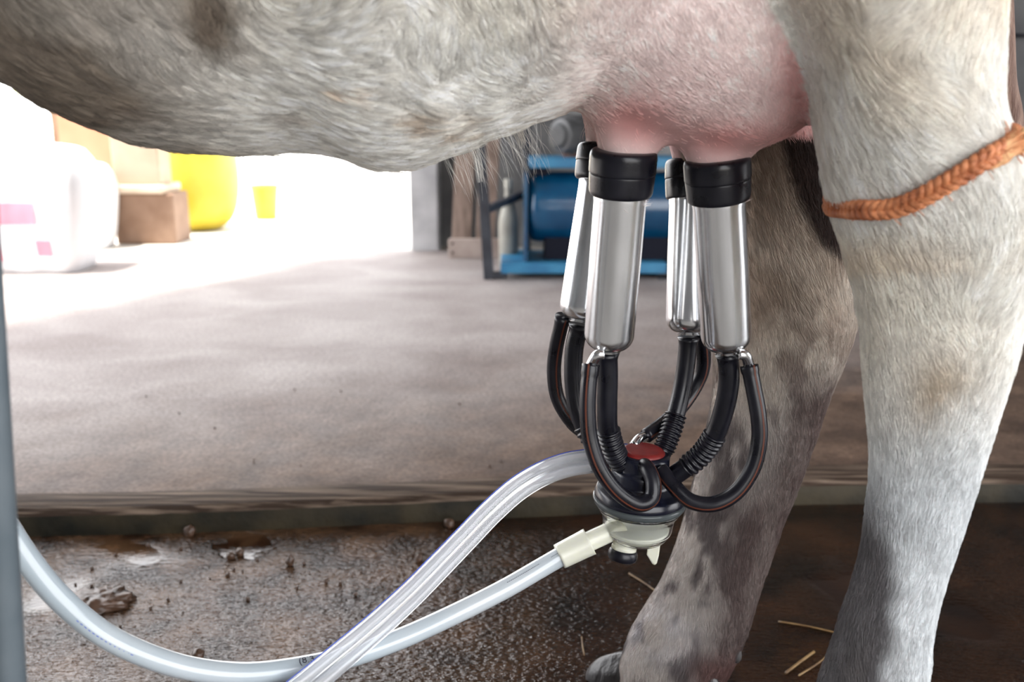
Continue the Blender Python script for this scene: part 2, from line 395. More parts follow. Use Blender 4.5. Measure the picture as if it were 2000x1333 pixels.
# trunk
out_px = [(-700, -120), (-400, 20), (-200, 100), (0, 160), (60, 184), (120, 224), (190, 258), (260, 282), (340, 296), (430, 302), (500, 299), (560, 294), (610, 295), (660, 304), (700, 322), (750, 332), (800, 327), (860, 309), (920, 285), (990, 260), (1040, 238), (1100, 222), (1170, 190), (1300, 100), (1500, 20), (1750, -80)]
def trunk():
    seg = 72; V = []; F = []; xs = []
    prof = [(P(u, v, .64)) for u, v in out_px]
    px = [p.x for p in prof]; pz = [p.z for p in prof]
    X = np.linspace(-.80, .52, 170)
    for x in X:
        zb = float(np.interp(x, px, pz)); zt = 1.25; zc = .5*(zb+zt); hz = .5*(zt-zb)
        w_ = .235 - .03*sstep(np.array(abs(x)), .5, .8).item()
        c = .685
        tp_ = math.sqrt(max(.02, 1-max(0, (x-.34)/.185)**2)); w_ *= tp_; zc += (1-tp_)*.12; hz *= tp_
        bulge = .012*math.exp(-((x+.13)/.16)**2)
        for k in range(seg):
            a = 2*math.pi*k/seg; ca, sa = math.cos(a), math.sin(a); e = 2/2.5
            wn = (w_+bulge) - (.115*sstep(np.array(x), .085, .20).item() if ca < 0 else 0)
            V.append(Vector((x, c + wn*math.copysign(abs(ca)**e, ca), zc + hz*math.copysign(abs(sa)**e, sa))))
    n = len(X)
    for i in range(n-1):
        for k in range(seg):
            k2 = (k+1) % seg; F.append((i*seg+k, i*seg+k2, (i+1)*seg+k2, (i+1)*seg+k))
    F.append(tuple(reversed(range(seg)))); F.append(tuple((n-1)*seg+k for k in range(seg)))
    return V, F
def blob(c, rx, ry, rz, seg=32, ring=20, rot=0.0):
    V = []; F = []
    for i in range(ring+1):
        th = math.pi*i/ring
        for k in range(seg):
            a = 2*math.pi*k/seg
            x, y, z = math.sin(th)*math.cos(a)*rx, math.sin(th)*math.sin(a)*ry, math.cos(th)*rz
            V.append(Vector(c)+Vector((x*math.cos(rot)+z*math.sin(rot), y, -x*math.sin(rot)+z*math.cos(rot))))
    for i in range(ring):
        for k in range(seg):
            k2 = (k+1) % seg; F.append((i*seg+k, (i+1)*seg+k, (i+1)*seg+k2, i*seg+k2))
    bm = bmesh.new()
    vs = [bm.verts.new(v) for v in V]
    for f in F: bm.faces.new([vs[i] for i in f])
    bmesh.ops.remove_doubles(bm, verts=bm.verts, dist=1e-5)
    bm.verts.index_update()
    V = [v.co.copy() for v in bm.verts]; F = [tuple(v.index for v in f.verts) for f in bm.faces]; bm.free()
    return V, F
cups = {   # mouth centre, shell top, shell bottom, cap radius px, shell radius px (on the photo), Y top, Y bottom
    'near_front': ((1222, 292), (1212, 378), (1187, 690), 66, 52, .655, .672),
    'near_rear': ((1401, 306), (1404, 388), (1420, 692), 65, 52, .655, .672),
    'far_front': ((1184, 285), (1178, 352), (1134, 635), 60, 47, .735, .720),
    'far_rear': ((1357, 312), (1354, 386), (1346, 660), 57, 47, .740, .722)}
def teat(key, up_px, r0, r1, du=0):
    m, st, sb, cr, sr, Y0, Y1 = cups[key]
    p1 = P(m[0]+du, m[1]+8, Y0); p0 = P(m[0]+up_px[0], up_px[1], Y0+up_px[2]); p2 = P(st[0], st[1]+20, Y0)
    path = catmull([p0, (p0+p1)/2, p1, p2], 6)
    return tube_geo(path, lambda t: r0+(r1-r0)*min(1, t*1.5) if t < .66 else r1*(1-.4*(t-.66)/.34), 28)
parts = [trunk(), leg(near_leg), leg(far_leg),
    blob(P(1330, 40, .68), .125, .135, .085, rot=R(12)),
    blob(P(1430, 110, .66), .070, .090, .065, rot=R(5)),
    blob(P(1430, 60, .64), .055, .085, .062),
    blob(P(1240, 130, .655), .046, .060, .045), blob(P(1230, 130, .735), .046, .06, .045),
    blob(P(1425, 150, .648), .052, .060, .042), blob(P(1400, 150, .735), .052, .06, .042),
    blob(P(1505, 150, .665), .036, .055, .042),
    teat('near_front', (20, 200, 0), .036, .0205, 2), teat('near_rear', (5, 190, 0), .034, .0225),
    teat('far_front', (20, 190, 0), .030, .018), teat('far_rear', (15, 210, 0), .036, .018)]
V, F = join_geo(parts)
tmp = mobj('cow_tmp', V, F)
bm = bmesh.new(); bm.from_mesh(tmp.data); bmesh.ops.recalc_face_normals(bm, faces=bm.faces); bm.to_mesh(tmp.data); bm.free()
rm = tmp.modifiers.new('r', 'REMESH'); rm.mode = 'VOXEL'; rm.voxel_size = .0055; rm.use_smooth_shade = True
sm = tmp.modifiers.new('s', 'SMOOTH'); sm.factor = .5; sm.iterations = 9
dg = bpy.context.evaluated_depsgraph_get()
cow_me = bpy.data.meshes.new_from_object(tmp.evaluated_get(dg)); cow_me.name = 'cow'
bpy.data.objects.remove(tmp)

nv = len(cow_me.vertices)
co = np.empty(nv*3); cow_me.vertices.foreach_get('co', co); co = co.reshape(-1, 3)
no = np.empty(nv*3); cow_me.vertices.foreach_get('normal', no); no = no.reshape(-1, 3)
# small folds and muscle relief
d = (fbm(co, 14, 5)-.5)*.006 + (fbm(co*np.array([1, 1, .45]), 55, 9)-.5)*.0018
uu, vv, ff = proj(co)
# the navel fold and the round dimples of the belly skin
d += .006*np.exp(-(((uu-860)/90)**2+((vv-235)/45)**2))*(fbm(co, 60, 3)-.4)*2
pinkm = sstep(uu, 1080, 1250)*(1-sstep(vv, 300, 330))*(uu < 1620)
d *= (1-.6*pinkm)
co = co + no*d[:, None]
cow_me.vertices.foreach_set('co', co.ravel()); cow_me.update()

PINK = np.array([.62, .30, .30])
def coat(pts):
    """colour of skin and hair (linear), from patches and speckle"""
    u, v, f = proj(pts)
    n1 = fbm(pts, 9, 11); n2 = fbm(pts, 30, 21); n3 = fbm(pts*np.array([1, 1, .5]), 90, 31, 2); n4 = fbm(pts, 5, 41)
    def A(*c): return np.array(c)
    def mix(c, c2, t): return c*(1-t[:, None]) + (c2 if c2.ndim == 2 else c2[None, :])*t[:, None]
    def spot(cu, cv, ru, rv): return np.exp(-(((u-cu)/ru)**2+((v-cv)/rv)**2))
    col = np.tile(A(.76, .74, .69), (len(pts), 1))
    col = mix(col, A(.62, .57, .48), np.clip((n1-.45)*2.2, 0, 1))
    near = (f < .665)
    isleg_n = (u > np.interp(v, [-200, 0, 100, 190, 262, 290, 300], [1440, 1496, 1548, 1576, 1584, 1586, 1500])) & (pts[:, 1] < .68)
    farleg = (pts[:, 1] > .68) & (v > 270) & ((u > 1330) | (pts[:, 2] < .40))
    trunk_m = (~isleg_n) & (~farleg)
    # trunk: darker brown to the left, with dirt spots, greyer belly
    t = trunk_m*np.clip((1-sstep(u, 120, 560))*(.35+1.1*n1) + .9*spot(60, 140, 170, 70)*n2*1.6 + 1.0*spot(405, 5, 60, 75)*sstep(n2*.5+n1*.5, .38, .62), 0, 1)
    col = mix(col, A(.17, .13, .095), t*.92)
    t = trunk_m*np.clip(sstep(n2*.6+n1*.4, .5, .66), 0, 1)*(.45*spot(250, 120, 350, 130)+.35*spot(600, 230, 350, 60))
    col = mix(col, A(.14, .10, .075), t)
    t = trunk_m*sstep(n2, .55, .75)*spot(820, 250, 160, 60)*.8
    col = mix(col, A(.42, .31, .21), t)
    t = trunk_m*spot(640, 170, 40, 30)*sstep(n3, .4, .6)*.6
    col = mix(col, A(.45, .28, .16), t)
    # udder: pink, paling to white forwards and up
    pk = trunk_m*np.clip(sstep(u, 950, 1300)*(.75+.25*sstep(v, 40, 200)) , 0, 1)*(v < 420)
    col = mix(col, A(.81, .65, .63), pk)
    t = trunk_m*np.clip(.95*spot(1235, 235, 85, 50) + .9*spot(1420, 275, 130, 40) + .75*spot(1570, 160, 60, 150)*sstep(u, 1450, 1540), 0, 1)
    col = mix(col, A(.80, .36, .34), t*(.9+.3*(n2-.5)))
    t = trunk_m*spot(1330, 215, 90, 35)*.15
    col = mix(col, A(.45, .40, .40), t)
    t = trunk_m*spot(1250, 75, 150, 90)*.15
    col = mix(col, A(.75, .62, .62), t)
    # near leg
    t = isleg_n*np.clip(sstep(n1, .40, .7), 0, 1)*.7*(v < 520)
    col = mix(col, A(.68, .58, .46), t)
    t = isleg_n*sstep(v, 620, 1000); col = mix(col, A(.58, .60, .61), t)
    t = isleg_n*np.clip(spot(1840, 760, 70, 70)*1.1, 0, 1)*sstep(n1*.5+n2*.5, .35, .6)*.7
    col = mix(col, A(.40, .30, .19), t)
    le = np.interp(v, [900, 1000, 1100, 1200, 1333, 1500], [1715, 1725, 1738, 1738, 1725, 1700])
    t = isleg_n*sstep(v, 880, 1060)*(1-sstep(u+40*(n2-.5)*2, le-25, le+35)); col = mix(col, A(.075, .065, .068), t*.92)
    t = isleg_n*sstep(v, 1180, 1333)*(1-sstep(u, 1700, 1790))*sstep(n3, .45, .6)*.8; col = mix(col, A(.10, .09, .09), t)
    # far leg
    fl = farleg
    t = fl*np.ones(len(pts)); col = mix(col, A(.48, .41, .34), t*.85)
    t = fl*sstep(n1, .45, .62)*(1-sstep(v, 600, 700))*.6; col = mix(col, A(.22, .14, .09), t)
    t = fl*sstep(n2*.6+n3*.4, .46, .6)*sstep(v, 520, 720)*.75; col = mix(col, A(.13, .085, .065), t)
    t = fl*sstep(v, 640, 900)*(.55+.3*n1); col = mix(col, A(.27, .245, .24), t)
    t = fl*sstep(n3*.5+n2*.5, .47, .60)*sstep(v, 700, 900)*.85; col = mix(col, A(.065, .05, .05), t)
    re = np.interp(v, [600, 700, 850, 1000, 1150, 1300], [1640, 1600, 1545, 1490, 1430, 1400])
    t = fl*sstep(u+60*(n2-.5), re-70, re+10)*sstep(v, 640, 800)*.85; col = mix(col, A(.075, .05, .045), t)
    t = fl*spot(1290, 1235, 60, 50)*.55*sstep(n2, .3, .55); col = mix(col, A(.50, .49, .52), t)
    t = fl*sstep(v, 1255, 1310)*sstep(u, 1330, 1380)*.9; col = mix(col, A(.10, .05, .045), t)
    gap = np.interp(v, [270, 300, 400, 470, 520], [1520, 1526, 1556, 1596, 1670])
    t = fl*sstep(u, gap-14, gap+18)*(1-sstep(v, 480, 530)); col = mix(col, A(.020, .008, .005), t)  # shade between the legs painted near-black into the far thigh
    bare = np.clip(trunk_m*(.95*spot(1235, 255, 75, 45)**.5+spot(1420, 300, 120, 42)**.5*.95), 0, 1)*(v < 420)*(v > 205)
    col *= (.88+.24*fbm(pts, 160, 77, 2))[:, None]
    return np.clip(col, 0.004, .9), bare

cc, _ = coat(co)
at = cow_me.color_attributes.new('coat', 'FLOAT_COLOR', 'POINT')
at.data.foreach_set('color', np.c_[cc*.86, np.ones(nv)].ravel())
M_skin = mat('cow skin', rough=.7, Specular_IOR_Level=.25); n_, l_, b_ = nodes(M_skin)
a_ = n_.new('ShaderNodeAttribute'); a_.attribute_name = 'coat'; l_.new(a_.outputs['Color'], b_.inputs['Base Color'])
b_.inputs['Subsurface Weight'].default_value = .12; b_.inputs['Subsurface Radius'].default_value = (.012, .004, .003)
b_.inputs['Subsurface Scale'].default_value = 1.0
tcn = n_.new('ShaderNodeTexCoord'); tn = n_.new('ShaderNodeTexNoise'); tn.inputs['Scale'].default_value = 500; tn.inputs['Detail'].default_value = 3
l_.new(tcn.outputs['Object'], tn.inputs['Vector']); bn = n_.new('ShaderNodeBump'); bn.inputs['Strength'].default_value = .3; bn.inputs['Distance'].default_value = .0008
l_.new(tn.outputs[0], bn.inputs['Height']); l_.new(bn.outputs[0], b_.inputs['Normal'])
M_hair = mat('cow hair', rough=.55, Specular_IOR_Level=.3); n_, l_, b_ = nodes(M_hair)
a_ = n_.new('ShaderNodeAttribute'); a_.attribute_name = 'tint'; l_.new(a_.outputs['Color'], b_.inputs['Base Color'])

cow = empty('cow', (P(1720, 500, .62).x, .69, 0), 'white cow with pink udder and dirty legs standing in the wet gutter', 'cow')
body = link_mesh('body', cow_me, M_skin, cow)

# ---- hair laid over the coat
FLOW = [  # u, v, du, dv : how the hair lies
 (40, 60, .5, 1), (60, 160, .9, .5), (250, 60, .2, 1), (250, 200, .8, .7), (300, 280, 1, .35), (420, 60, -.1, 1), (450, 150, .6, .9), (500, 250, 1, .35), (470, 20, 0, 1),
 (510, 60, .9, .6), (560, 50, 1, -.2), (600, 10, .3, -1), (480, 100, .5, .9), (560, 120, 1, .2), (640, 100, 1, -.5), (700, 30, .5, -.9), (620, 180, 1, .25), (700, 160, .9, -.3), (760, 60, -.1, 1), (760, 160, .2, 1),
 (680, 280, 1, .4), (760, 300, 1, 0), (830, 220, .7, .6), (880, 100, .25, 1), (880, 280, 1, -.35), (900, 200, .6, .8), (1000, 60, .5, 1), (1000, 180, .7, .8), (1000, 235, .9, .1), (1150, 60, .5, 1), (1150, 180, .6, .9),
 (1300, 60, .5, 1), (1300, 180, .5, .9), (1450, 60, .4, 1), (1450, 220, .5, .9), (1550, 150, .3, 1), (1540, 20, .5, 1),
 (1640, 60, .7, .8), (1760, 40, -.9, .5), (1900, 60, -.5, .9), (1620, 160, .2, 1), (1700, 170, .9, .7), (1800, 150, 1, .4), (1900, 200, .5, .8), (1640, 300, .3, 1), (1720, 260, .8, .8), (1820, 280, .8, .5), (1680, 360, .5, 1), (1760, 360, .7, .9),
 (1700, 480, .3, 1), (1800, 500, .3, 1), (1900, 450, .2, 1), (1940, 560, -.5, .9), (1750, 650, .2, 1), (1860, 640, .5, .9), (1920, 700, -.2, 1), (1750, 850, 0, 1), (1850, 850, -.1, 1), (1780, 1000, -.1, 1), (1720, 1150, -.2, 1), (1750, 1300, -.15, 1), (1680, 1300, .3, 1)]
FLOWF = [(1450, 350, .1, 1), (1500, 450, .2, 1), (1600, 500, .4, .9), (1450, 550, .2, 1), (1600, 620, .4, .9), (1430, 700, 0, 1), (1550, 700, .2, 1), (1420, 850, -.1, 1), (1520, 850, .1, 1), (1400, 1000, -.25, 1), (1480, 1000, 0, 1), (1340, 1120, -.35, 1), (1430, 1120, .1, 1), (1280, 1230, -.2, 1), (1400, 1220, .1, 1)]
def flow(u, v, tab):
    T = np.array(tab, float); w_ = 1/(((u[:, None]-T[None, :, 0])**2+(v[:, None]-T[None, :, 1])**2)+400)**1.6
    d_ = T[:, 2:4]/np.linalg.norm(T[:, 2:4], axis=1)[:, None]
    g = w_@d_/w_.sum(1)[:, None]; return g/(np.linalg.norm(g, axis=1)[:, None]+1e-6)
cow_me.calc_loop_triangles()
nt = len(cow_me.loop_triangles); tri = np.empty(nt*3, np.int32); cow_me.loop_triangles.foreach_get('vertices', tri); tri = tri.reshape(-1, 3)
nrm = np.empty(nv*3); cow_me.vertices.foreach_get('normal', nrm); nrm = nrm.reshape(-1, 3)
a, b, c = co[tri[:, 0]], co[tri[:, 1]], co[tri[:, 2]]
area = .5*np.linalg.norm(np.cross(b-a, c-a), axis=1); cen = (a+b+c)/3
tu, tv, tf = proj(cen)
vis = ((tu > -500) & (tu < 2400) & (tv > -1100) & (tv < 1650))*np.interp(tv, [-1000, -300, -120], [.10, .55, 1.0])
tn_ = nrm[tri[:, 0]]
vd = cen-np.array([0, 0, H]); vd /= np.linalg.norm(vd, axis=1)[:, None]
face = -(vd*tn_).sum(1)
wt = area*vis*np.where(face > -.25, 1.0, .12)*np.where((tu > -30) & (tu < 2030) & (tv > -30) & (tv < 1370), 1, .40)/np.maximum(tf, .45)**2
wt /= wt.sum()
NH = 440000
pick = rng.choice(nt, NH, p=wt)
r1, r2 = rng.random(NH), rng.random(NH); s1 = np.sqrt(r1)
ba = np.c_[1-s1, s1*(1-r2), s1*r2]
root = (co[tri[pick]]*ba[:, :, None]).sum(1); rn = (nrm[tri[pick]]*ba[:, :, None]).sum(1); rn /= np.linalg.norm(rn, axis=1)[:, None]
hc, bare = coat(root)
keep = rng.random(NH) > np.clip(bare*1.3, 0, .97)
root, rn, hc, bare = root[keep], rn[keep], hc[keep], bare[keep]; NH = len(root)
hu, hv, hf = proj(root)
g = flow(hu, hv, FLOW); gf = flow(hu, hv, FLOWF)
isf = (root[:, 1] > .69) & (hv > 270) & ((hu > 1330) | (root[:, 2] < .40))
g = np.where(isf[:, None], gf, g)
# gentle swirling of tufts
ang = (fbm(root, 26, 51)-.5)*np.where((hu > 1480) | (hv > 420), .8, 1.5) + (rng.random(NH)-.5)*.5
g = np.c_[g[:, 0]*np.cos(ang)-g[:, 1]*np.sin(ang), g[:, 0]*np.sin(ang)+g[:, 1]*np.cos(ang)]
dirw = g[:, :1]*np.array([[1, 0, 0]]) - g[:, 1:]*np.array([[0, SP, CP]])
dirw -= rn*(dirw*rn).sum(1)[:, None]; dirw /= np.linalg.norm(dirw, axis=1)[:, None]+1e-6
udm = sstep(hu, 1000, 1200)*(hu < 1600)*(~isf)*(root[:, 1] < .9)*(hv < 330)
legm = (hv > 600)
L = np.where(legm, .0065, .0095)*(1-.45*udm)*(.6+.8*rng.random(NH))
ln = ((hu > 860) & (hu < 1180) & (hv > 225) & (hv < 330)) & (rng.random(NH) < .009)
L = np.where(ln, .012+.010*rng.random(NH), L)
lift = np.where(ln, .8, .16+.22*rng.random(NH)*(1+fbm(root, 40, 91)))
down = np.array([0, -.1, -1.0]); dirw = np.where(ln[:, None], dirw*.35+down*.8+rng.normal(0, .2, (NH, 3)), dirw); dirw /= np.linalg.norm(dirw, axis=1)[:, None]
L = L*np.where((~legm) & (udm < .3) & (hu < 1450), 1.45, 1.0)
base = root - rn*.0004
p1 = base + (dirw*.35 + rn*lift[:, None]*.30)*L[:, None]
p2 = base + (dirw*.70 + rn*(lift[:, None]*.42))*L[:, None]
p3 = base + (dirw*1.0 + rn*(lift[:, None]*.36))*L[:, None] + np.where(ln[:, None], np.array([[0, 0, -.004]]), 0)
# locks: tips lean to the tip of their clump's leader
from mathutils import kdtree
NC = 26000; lead = rng.choice(NH, NC, replace=False)
kd = kdtree.KDTree(NC)
for i, q in enumerate(root[lead]): kd.insert(q, i)
kd.balance()
own = np.array([kd.find(q)[1] for q in root]); li = lead[own]
cs = np.where(ln, 0, np.where(legm | (hu > 1480), .25, .62)*(1-.55*udm))[:, None]
near_ = (np.linalg.norm(root-root[li], axis=1) < .01)[:, None]
p2 = p2 + (p2[li]-p2)*cs*.55*near_; p3 = p3 + (p3[li]-p3)*cs*near_
ctint = (.64+.66*rng.random(NC))[own][:, None]
pts = np.stack([base, p1, p2, p3], 1).reshape(-1, 3)
hd = bpy.data.hair_curves.new('coat_hair'); hd.add_curves([4]*NH)
hd.attributes['position'].data.foreach_set('vector', pts.astype(np.float32).ravel())
ra = hd.attributes.get('radius') or hd.attributes.new('radius', 'FLOAT', 'POINT')
rad0 = np.where(ln, .00007, np.where((hu > 1480) | (hv > 420), .00010, .00013))
ra.data.foreach_set('value', (rad0[:, None]*np.array([[1, .95, .7, .25]])).astype(np.float32).ravel())
kt = np.clip(.6*udm+.55*((hu > 1500) | (hv > 500)), 0, .75)[:, None]
vary = (.88+.26*rng.random(NH))[:, None]*(ctint*(1-kt)+kt)
clump = (.85+.3*fbm(root*np.array([1, 1, .6]), 120, 61, 2))[:, None]
ta = hd.attributes.new('tint', 'FLOAT_COLOR', 'CURVE')
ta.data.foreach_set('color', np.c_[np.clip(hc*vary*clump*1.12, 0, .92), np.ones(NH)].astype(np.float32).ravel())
ho = bpy.data.objects.new('coat_hair', hd); COL.objects.link(ho); hd.materials.append(M_hair)
ho.parent = cow; ho.matrix_parent_inverse = Matrix.Translation(-cow.location); ho['kind'] = 'stuff'

# hooves, dewclaws, tail
M_hoof = noisy(mat('muddy hoof horn', rough=.35), (.012, .010, .010), (.08, .075, .075), 40, 6, .7, 90, .003, stretch=(1, 1, .4))
M_mudhair = noisy(mat('mud caked hair', rough=.7), (.02, .018, .018), (.09, .085, .09), 60, 8, 1.0, 120, .004)
def claw(tip, heel, w_, h_, name='hoof'):
    """one claw: a rounded wedge from heel to pointed toe, flat sole"""
    tip = Vector(tip); heel = Vector(heel); d_ = tip-heel; Ln = d_.length; d_.normalize(); s_ = d_.cross(Vector((0, 0, 1))).normalized()
    V = []; F = []; seg = 28; st = 22
    for i in range(st+1):
        t = i/st; ww = w_*(math.sqrt(max(0, 1-(max(0, t-.35)/.67)**2)))*(.8+.2*min(1, t*4)); hh = h_*(1-.45*t)*math.sqrt(max(0.02, 1-max(0, (t-.6)/.41)**2))
        for k in range(seg):
            a = 2*math.pi*k/seg; zz = math.sin(a); x = math.cos(a)
            z = (max(zz, -.0)*hh) if zz > 0 else zz*.004
            bmp = 1+.16*(vnoise(np.array([[t*6+tip.x*50, math.cos(a)*2, math.sin(a)*2]]), 1.4, 3)[0]-.5)*(1.3-t)
            V.append(heel + d_*(Ln*t) + s_*(x*ww*bmp*(.75 if zz > .7 else 1)) + Vector((0, 0, z*bmp+.004)))
    for i in range(st):
        for k in range(seg):
            k2 = (k+1) % seg; F.append((i*seg+k, i*seg+k2, (i+1)*seg+k2, (i+1)*seg+k))
    F.append(tuple(reversed(range(seg)))); F.append(tuple(st*seg+k for k in range(seg)))
    o = mobj(name, V, F, M_hoof, cow); return o
ft = G(1146, 1326, 0.0)
claw(ft, Vector((ft.x+.095, ft.y-.035, 0)), .022, .050)
claw(Vector((ft.x+.018, ft.y-.058, 0)), Vector((ft.x+.105, ft.y-.090, 0)), .024, .052)
npz = P(1540, 1640, .56)
claw(Vector((npz.x-.055, .60, 0)), Vector((npz.x+.06, .585, 0)), .024, .065)
claw(Vector((npz.x-.055, .535, 0)), Vector((npz.x+.06, .545, 0)), .024, .065)
def dew(c, r): return mobj('dewclaw', *blob(c, r*.8, r*.8, r*1.3, 14, 10, rot=R(-25)), M_hoof, cow)
dew(P(1430, 1272, .762), .0100); dew(P(1390, 1336, .748), .0095)
dew(P(1790, 1500, .59), .010); dew(P(1790, 1510, .55), .010)
M_tail = noisy(mat('brown tail hair', rough=.7), (.10, .05, .035), (.26, .17, .13), 30, 6, .8, 200, .002, stretch=(6, 6, 1))
tp = catmull([P(1925, -420, .80), P(1938, -200, .74), P(1952, -60, .70), P(1957, 60, .69), P(1960, 160, .69), P(1972, 240, .69), P(1960, 330, .69), P(1945, 420, .69)], 8)
tube('tail', tp, lambda t: .007+.003*t if t < .8 else .0098*(1-(t-.8)*3), M_tail, cow)

# ---- orange rope tied round the near hock
M_rope = noisy(mat('orange nylon rope', rough=.6), (.34, .10, .035), (.62, .24, .10), 70, 6, .9, 260, .0015)
M_ropeend = noisy(mat('frayed rope end', rough=.8), (.50, .20, .08), (.68, .40, .20), 90, 5)
cow_bvh = bvhtree.BVHTree.FromPolygons([tuple(v) for v in co], [tuple(p.vertices) for p in cow_me.polygons])
def rope_ring():
    front = [(1622, 405), (1680, 410), (1740, 408), (1790, 390), (1830, 368), (1880, 338), (1930, 306), (1978, 276)]
    pts_ = []
    for i, (u, v) in enumerate(front):
        d_ = ray(u, v).normalized(); h = cow_bvh.ray_cast(Vector((0, 0, H)), d_, .68)
        if h[0] is not None and h[0].y < .68: q = h[0] - d_*.0062 + Vector((0, -.001, 0))
        else: q = P(u, v, .555 if i > 4 else .565)
        pts_.append(q)
    y_l, y_r = pts_[0], pts_[-1]
    back = [y_r+Vector((.006, .03, .004)), Vector((y_r.x-.01, .65, y_r.z-.004)), Vector(((y_r.x+y_l.x)/2, .668, (y_r.z+y_l.z)/2)), Vector((y_l.x+.026, .64, y_l.z+.002)), y_l+Vector((.008, .03, .001))]
    return pts_, back
fr_, bk_ = rope_ring()
ring = catmull(fr_+bk_+[fr_[0]], 10)
rope = empty('rope', fr_[3], 'orange braided rope tied around the near hind leg just above the hock', 'rope')
def braid(name, path, r, amp, pitch, parent, m):
    # resample evenly
    L_ = [0]
    for i in range(1, len(path)): L_.append(L_[-1]+(path[i]-path[i-1]).length)
    tot = L_[-1]; N = int(tot/.0009); P3 = []
    xs = np.linspace(0, tot, N)
    P3 = [Vector([float(np.interp(x, L_, [p[k] for p in path])) for k in range(3)]) for x in xs]
    T, _ = frames(P3)
    geo = []
    for s in range(4):
        ph = 2*math.pi*s/4; q = []
        for i, p in enumerate(P3):
            c_ = Vector((0, -1, 0)) if True else None
            nn = (Vector((P3[i].x-cx, P3[i].y-cy, 0))).normalized(); bb = T[i].cross(nn).normalized()
            a_ = 2*math.pi*xs[i]/pitch + ph
            q.append(p + bb*(amp*math.sin(a_)) + nn*(amp*.38*math.sin(2*a_)))
        geo.append(tube_geo(q, r, 8))
    V, F = join_geo(geo); return mobj(name, V, F, m, parent)
cx = sum(p.x for p in ring)/len(ring); cy = sum(p.y for p in ring)/len(ring)
braid('braid', ring, .0024, .0038, .019, rope, M_rope)
kn = fr_[-1]
kp = catmull([kn+Vector((-.026, -.008, -.013)), kn+Vector((-.012, -.009, -.006)), kn+Vector((0, -.006, .000)), kn+Vector((.004, .002, .002))], 6)
geo = []
Tk, Nk = frames(kp)
for k in range(90):
    rr0 = .0050*math.sqrt(random.random()); a0_ = random.uniform(0, 6.28); tw = random.uniform(-.6, .6); q = []
    e_ = random.randrange(int(len(kp)*.7), len(kp)+1)
    for i in range(e_):
        a1_ = a0_+tw*i/len(kp); q.append(kp[i]+(Nk[i]*math.cos(a1_)+Tk[i].cross(Nk[i])*math.sin(a1_))*(rr0+.0012*math.sin(i*.9+k)))
    geo.append(tube_geo(q, .0010, 5))
mobj('frayed_end', *join_geo(geo), M_ropeend, rope)
geo = []
for k in range(46):
    s0 = kp[-8]+Vector([random.uniform(-.004, .004) for _ in range(3)])
    e0 = s0+Vector((random.uniform(-.004, .010), random.uniform(-.006, .004), random.uniform(-.010, .010)))
    geo.append(tube_geo([s0, (s0+e0)/2+Vector((0, 0, random.uniform(-.002, .002))), e0], .0004, 4))
for k in range(60):
    i = random.randrange(0, len(ring)//2); s0 = ring[i]+Vector((0, -.004, random.uniform(-.005, .005)))
    e0 = s0+Vector((random.uniform(-.006, .006), -.002, random.uniform(-.006, .004)))
    geo.append(tube_geo([s0, (s0+e0)/2, e0], .00022, 4))
tag(mobj('loose_fibres', *join_geo(geo), M_rope, rope), kind='stuff')

# ================================================================== MILKING CLUSTER
clus = empty('milking_cluster', P(1248, 1000, .695), 'four steel teat cups with black rubber tubes hanging from the udder over a claw bowl', 'milking machine')
ends = {}
for key, (mo, st, sb, cr, sr, Y0, Y1) in cups.items():
    pm, ps, pb = P(*mo, Y0), P(*st, Y0), P(*sb, Y1)
    rc = cr*mpp(*mo, Y0); rs = sr*mpp(*st, Y0)
    ax = (pb-ps).normalized()
    Lc = (ps-pm).length
    # rubber mouthpiece: two stepped bands
    Mc = Matrix.Translation(ps) @ (-ax).to_track_quat('Z', 'Y').to_matrix().to_4x4()
    prof = rprof([(rs*.95, -.001), (rs*1.12, -.0015), (rc*.955, .001), (rc*.985, Lc*.46), (rc*.965, Lc*.475), (rc*1.0, Lc*.49), (rc*1.0, Lc*.90), (rc*.93, Lc*1.0), (rc*.62, Lc*1.02), (rc*.52, Lc*.93), (rc*.50, Lc*.3)], 5, .0022)
    lathe('mouthpiece', prof, M_rubber, clus, 56, Mc)
    Ls = (pb-ps).length
    Ms = Matrix.Translation(ps) @ ax.to_track_quat('Z', 'Y').to_matrix().to_4x4()
    prof = [(rs*.97, -.004), (rs*1.0, 0), (rs*1.0, .004), (rs*.985, .006), (rs*1.0, Ls*.4), (rs*1.0, Ls-.016)]
    for k in range(1, 9):
        a_ = math.pi/2*k/8; prof.append((rs-.011*(1-math.cos(a_)), Ls-.016+.012*math.sin(a_)))
    prof += [(rs*.52, Ls-.0025), (rs*.30, Ls-.0025)]
    sh_ = lathe('teat_cup_shell', prof, M_steel, clus, 64, Ms)
    ends[key] = (pb, ax, rs, sh_)
def px_path(l): return catmull([P(u, v, Y) for u, v, Y in l], 8)
milk_tubes = {
 'near_front': [(1186, 690, .672), (1187, 740, .674), (1186, 790, .676), (1188, 840, .680), (1204, 890, .685), (1232, 925, .690)],
 'near_rear': [(1421, 692, .672), (1424, 745, .674), (1414, 800, .678), (1396, 850, .682), (1366, 892, .687), (1310, 935, .692)],
 'far_front': [(1132, 636, .722), (1122, 680, .724), (1120, 740, .724), (1128, 800, .722), (1150, 850, .716), (1190, 892, .706), (1222, 912, .700)],
 'far_rear': [(1345, 660, .724), (1340, 710, .724), (1332, 760, .722), (1320, 810, .716), (1304, 860, .706), (1286, 900, .700)]}
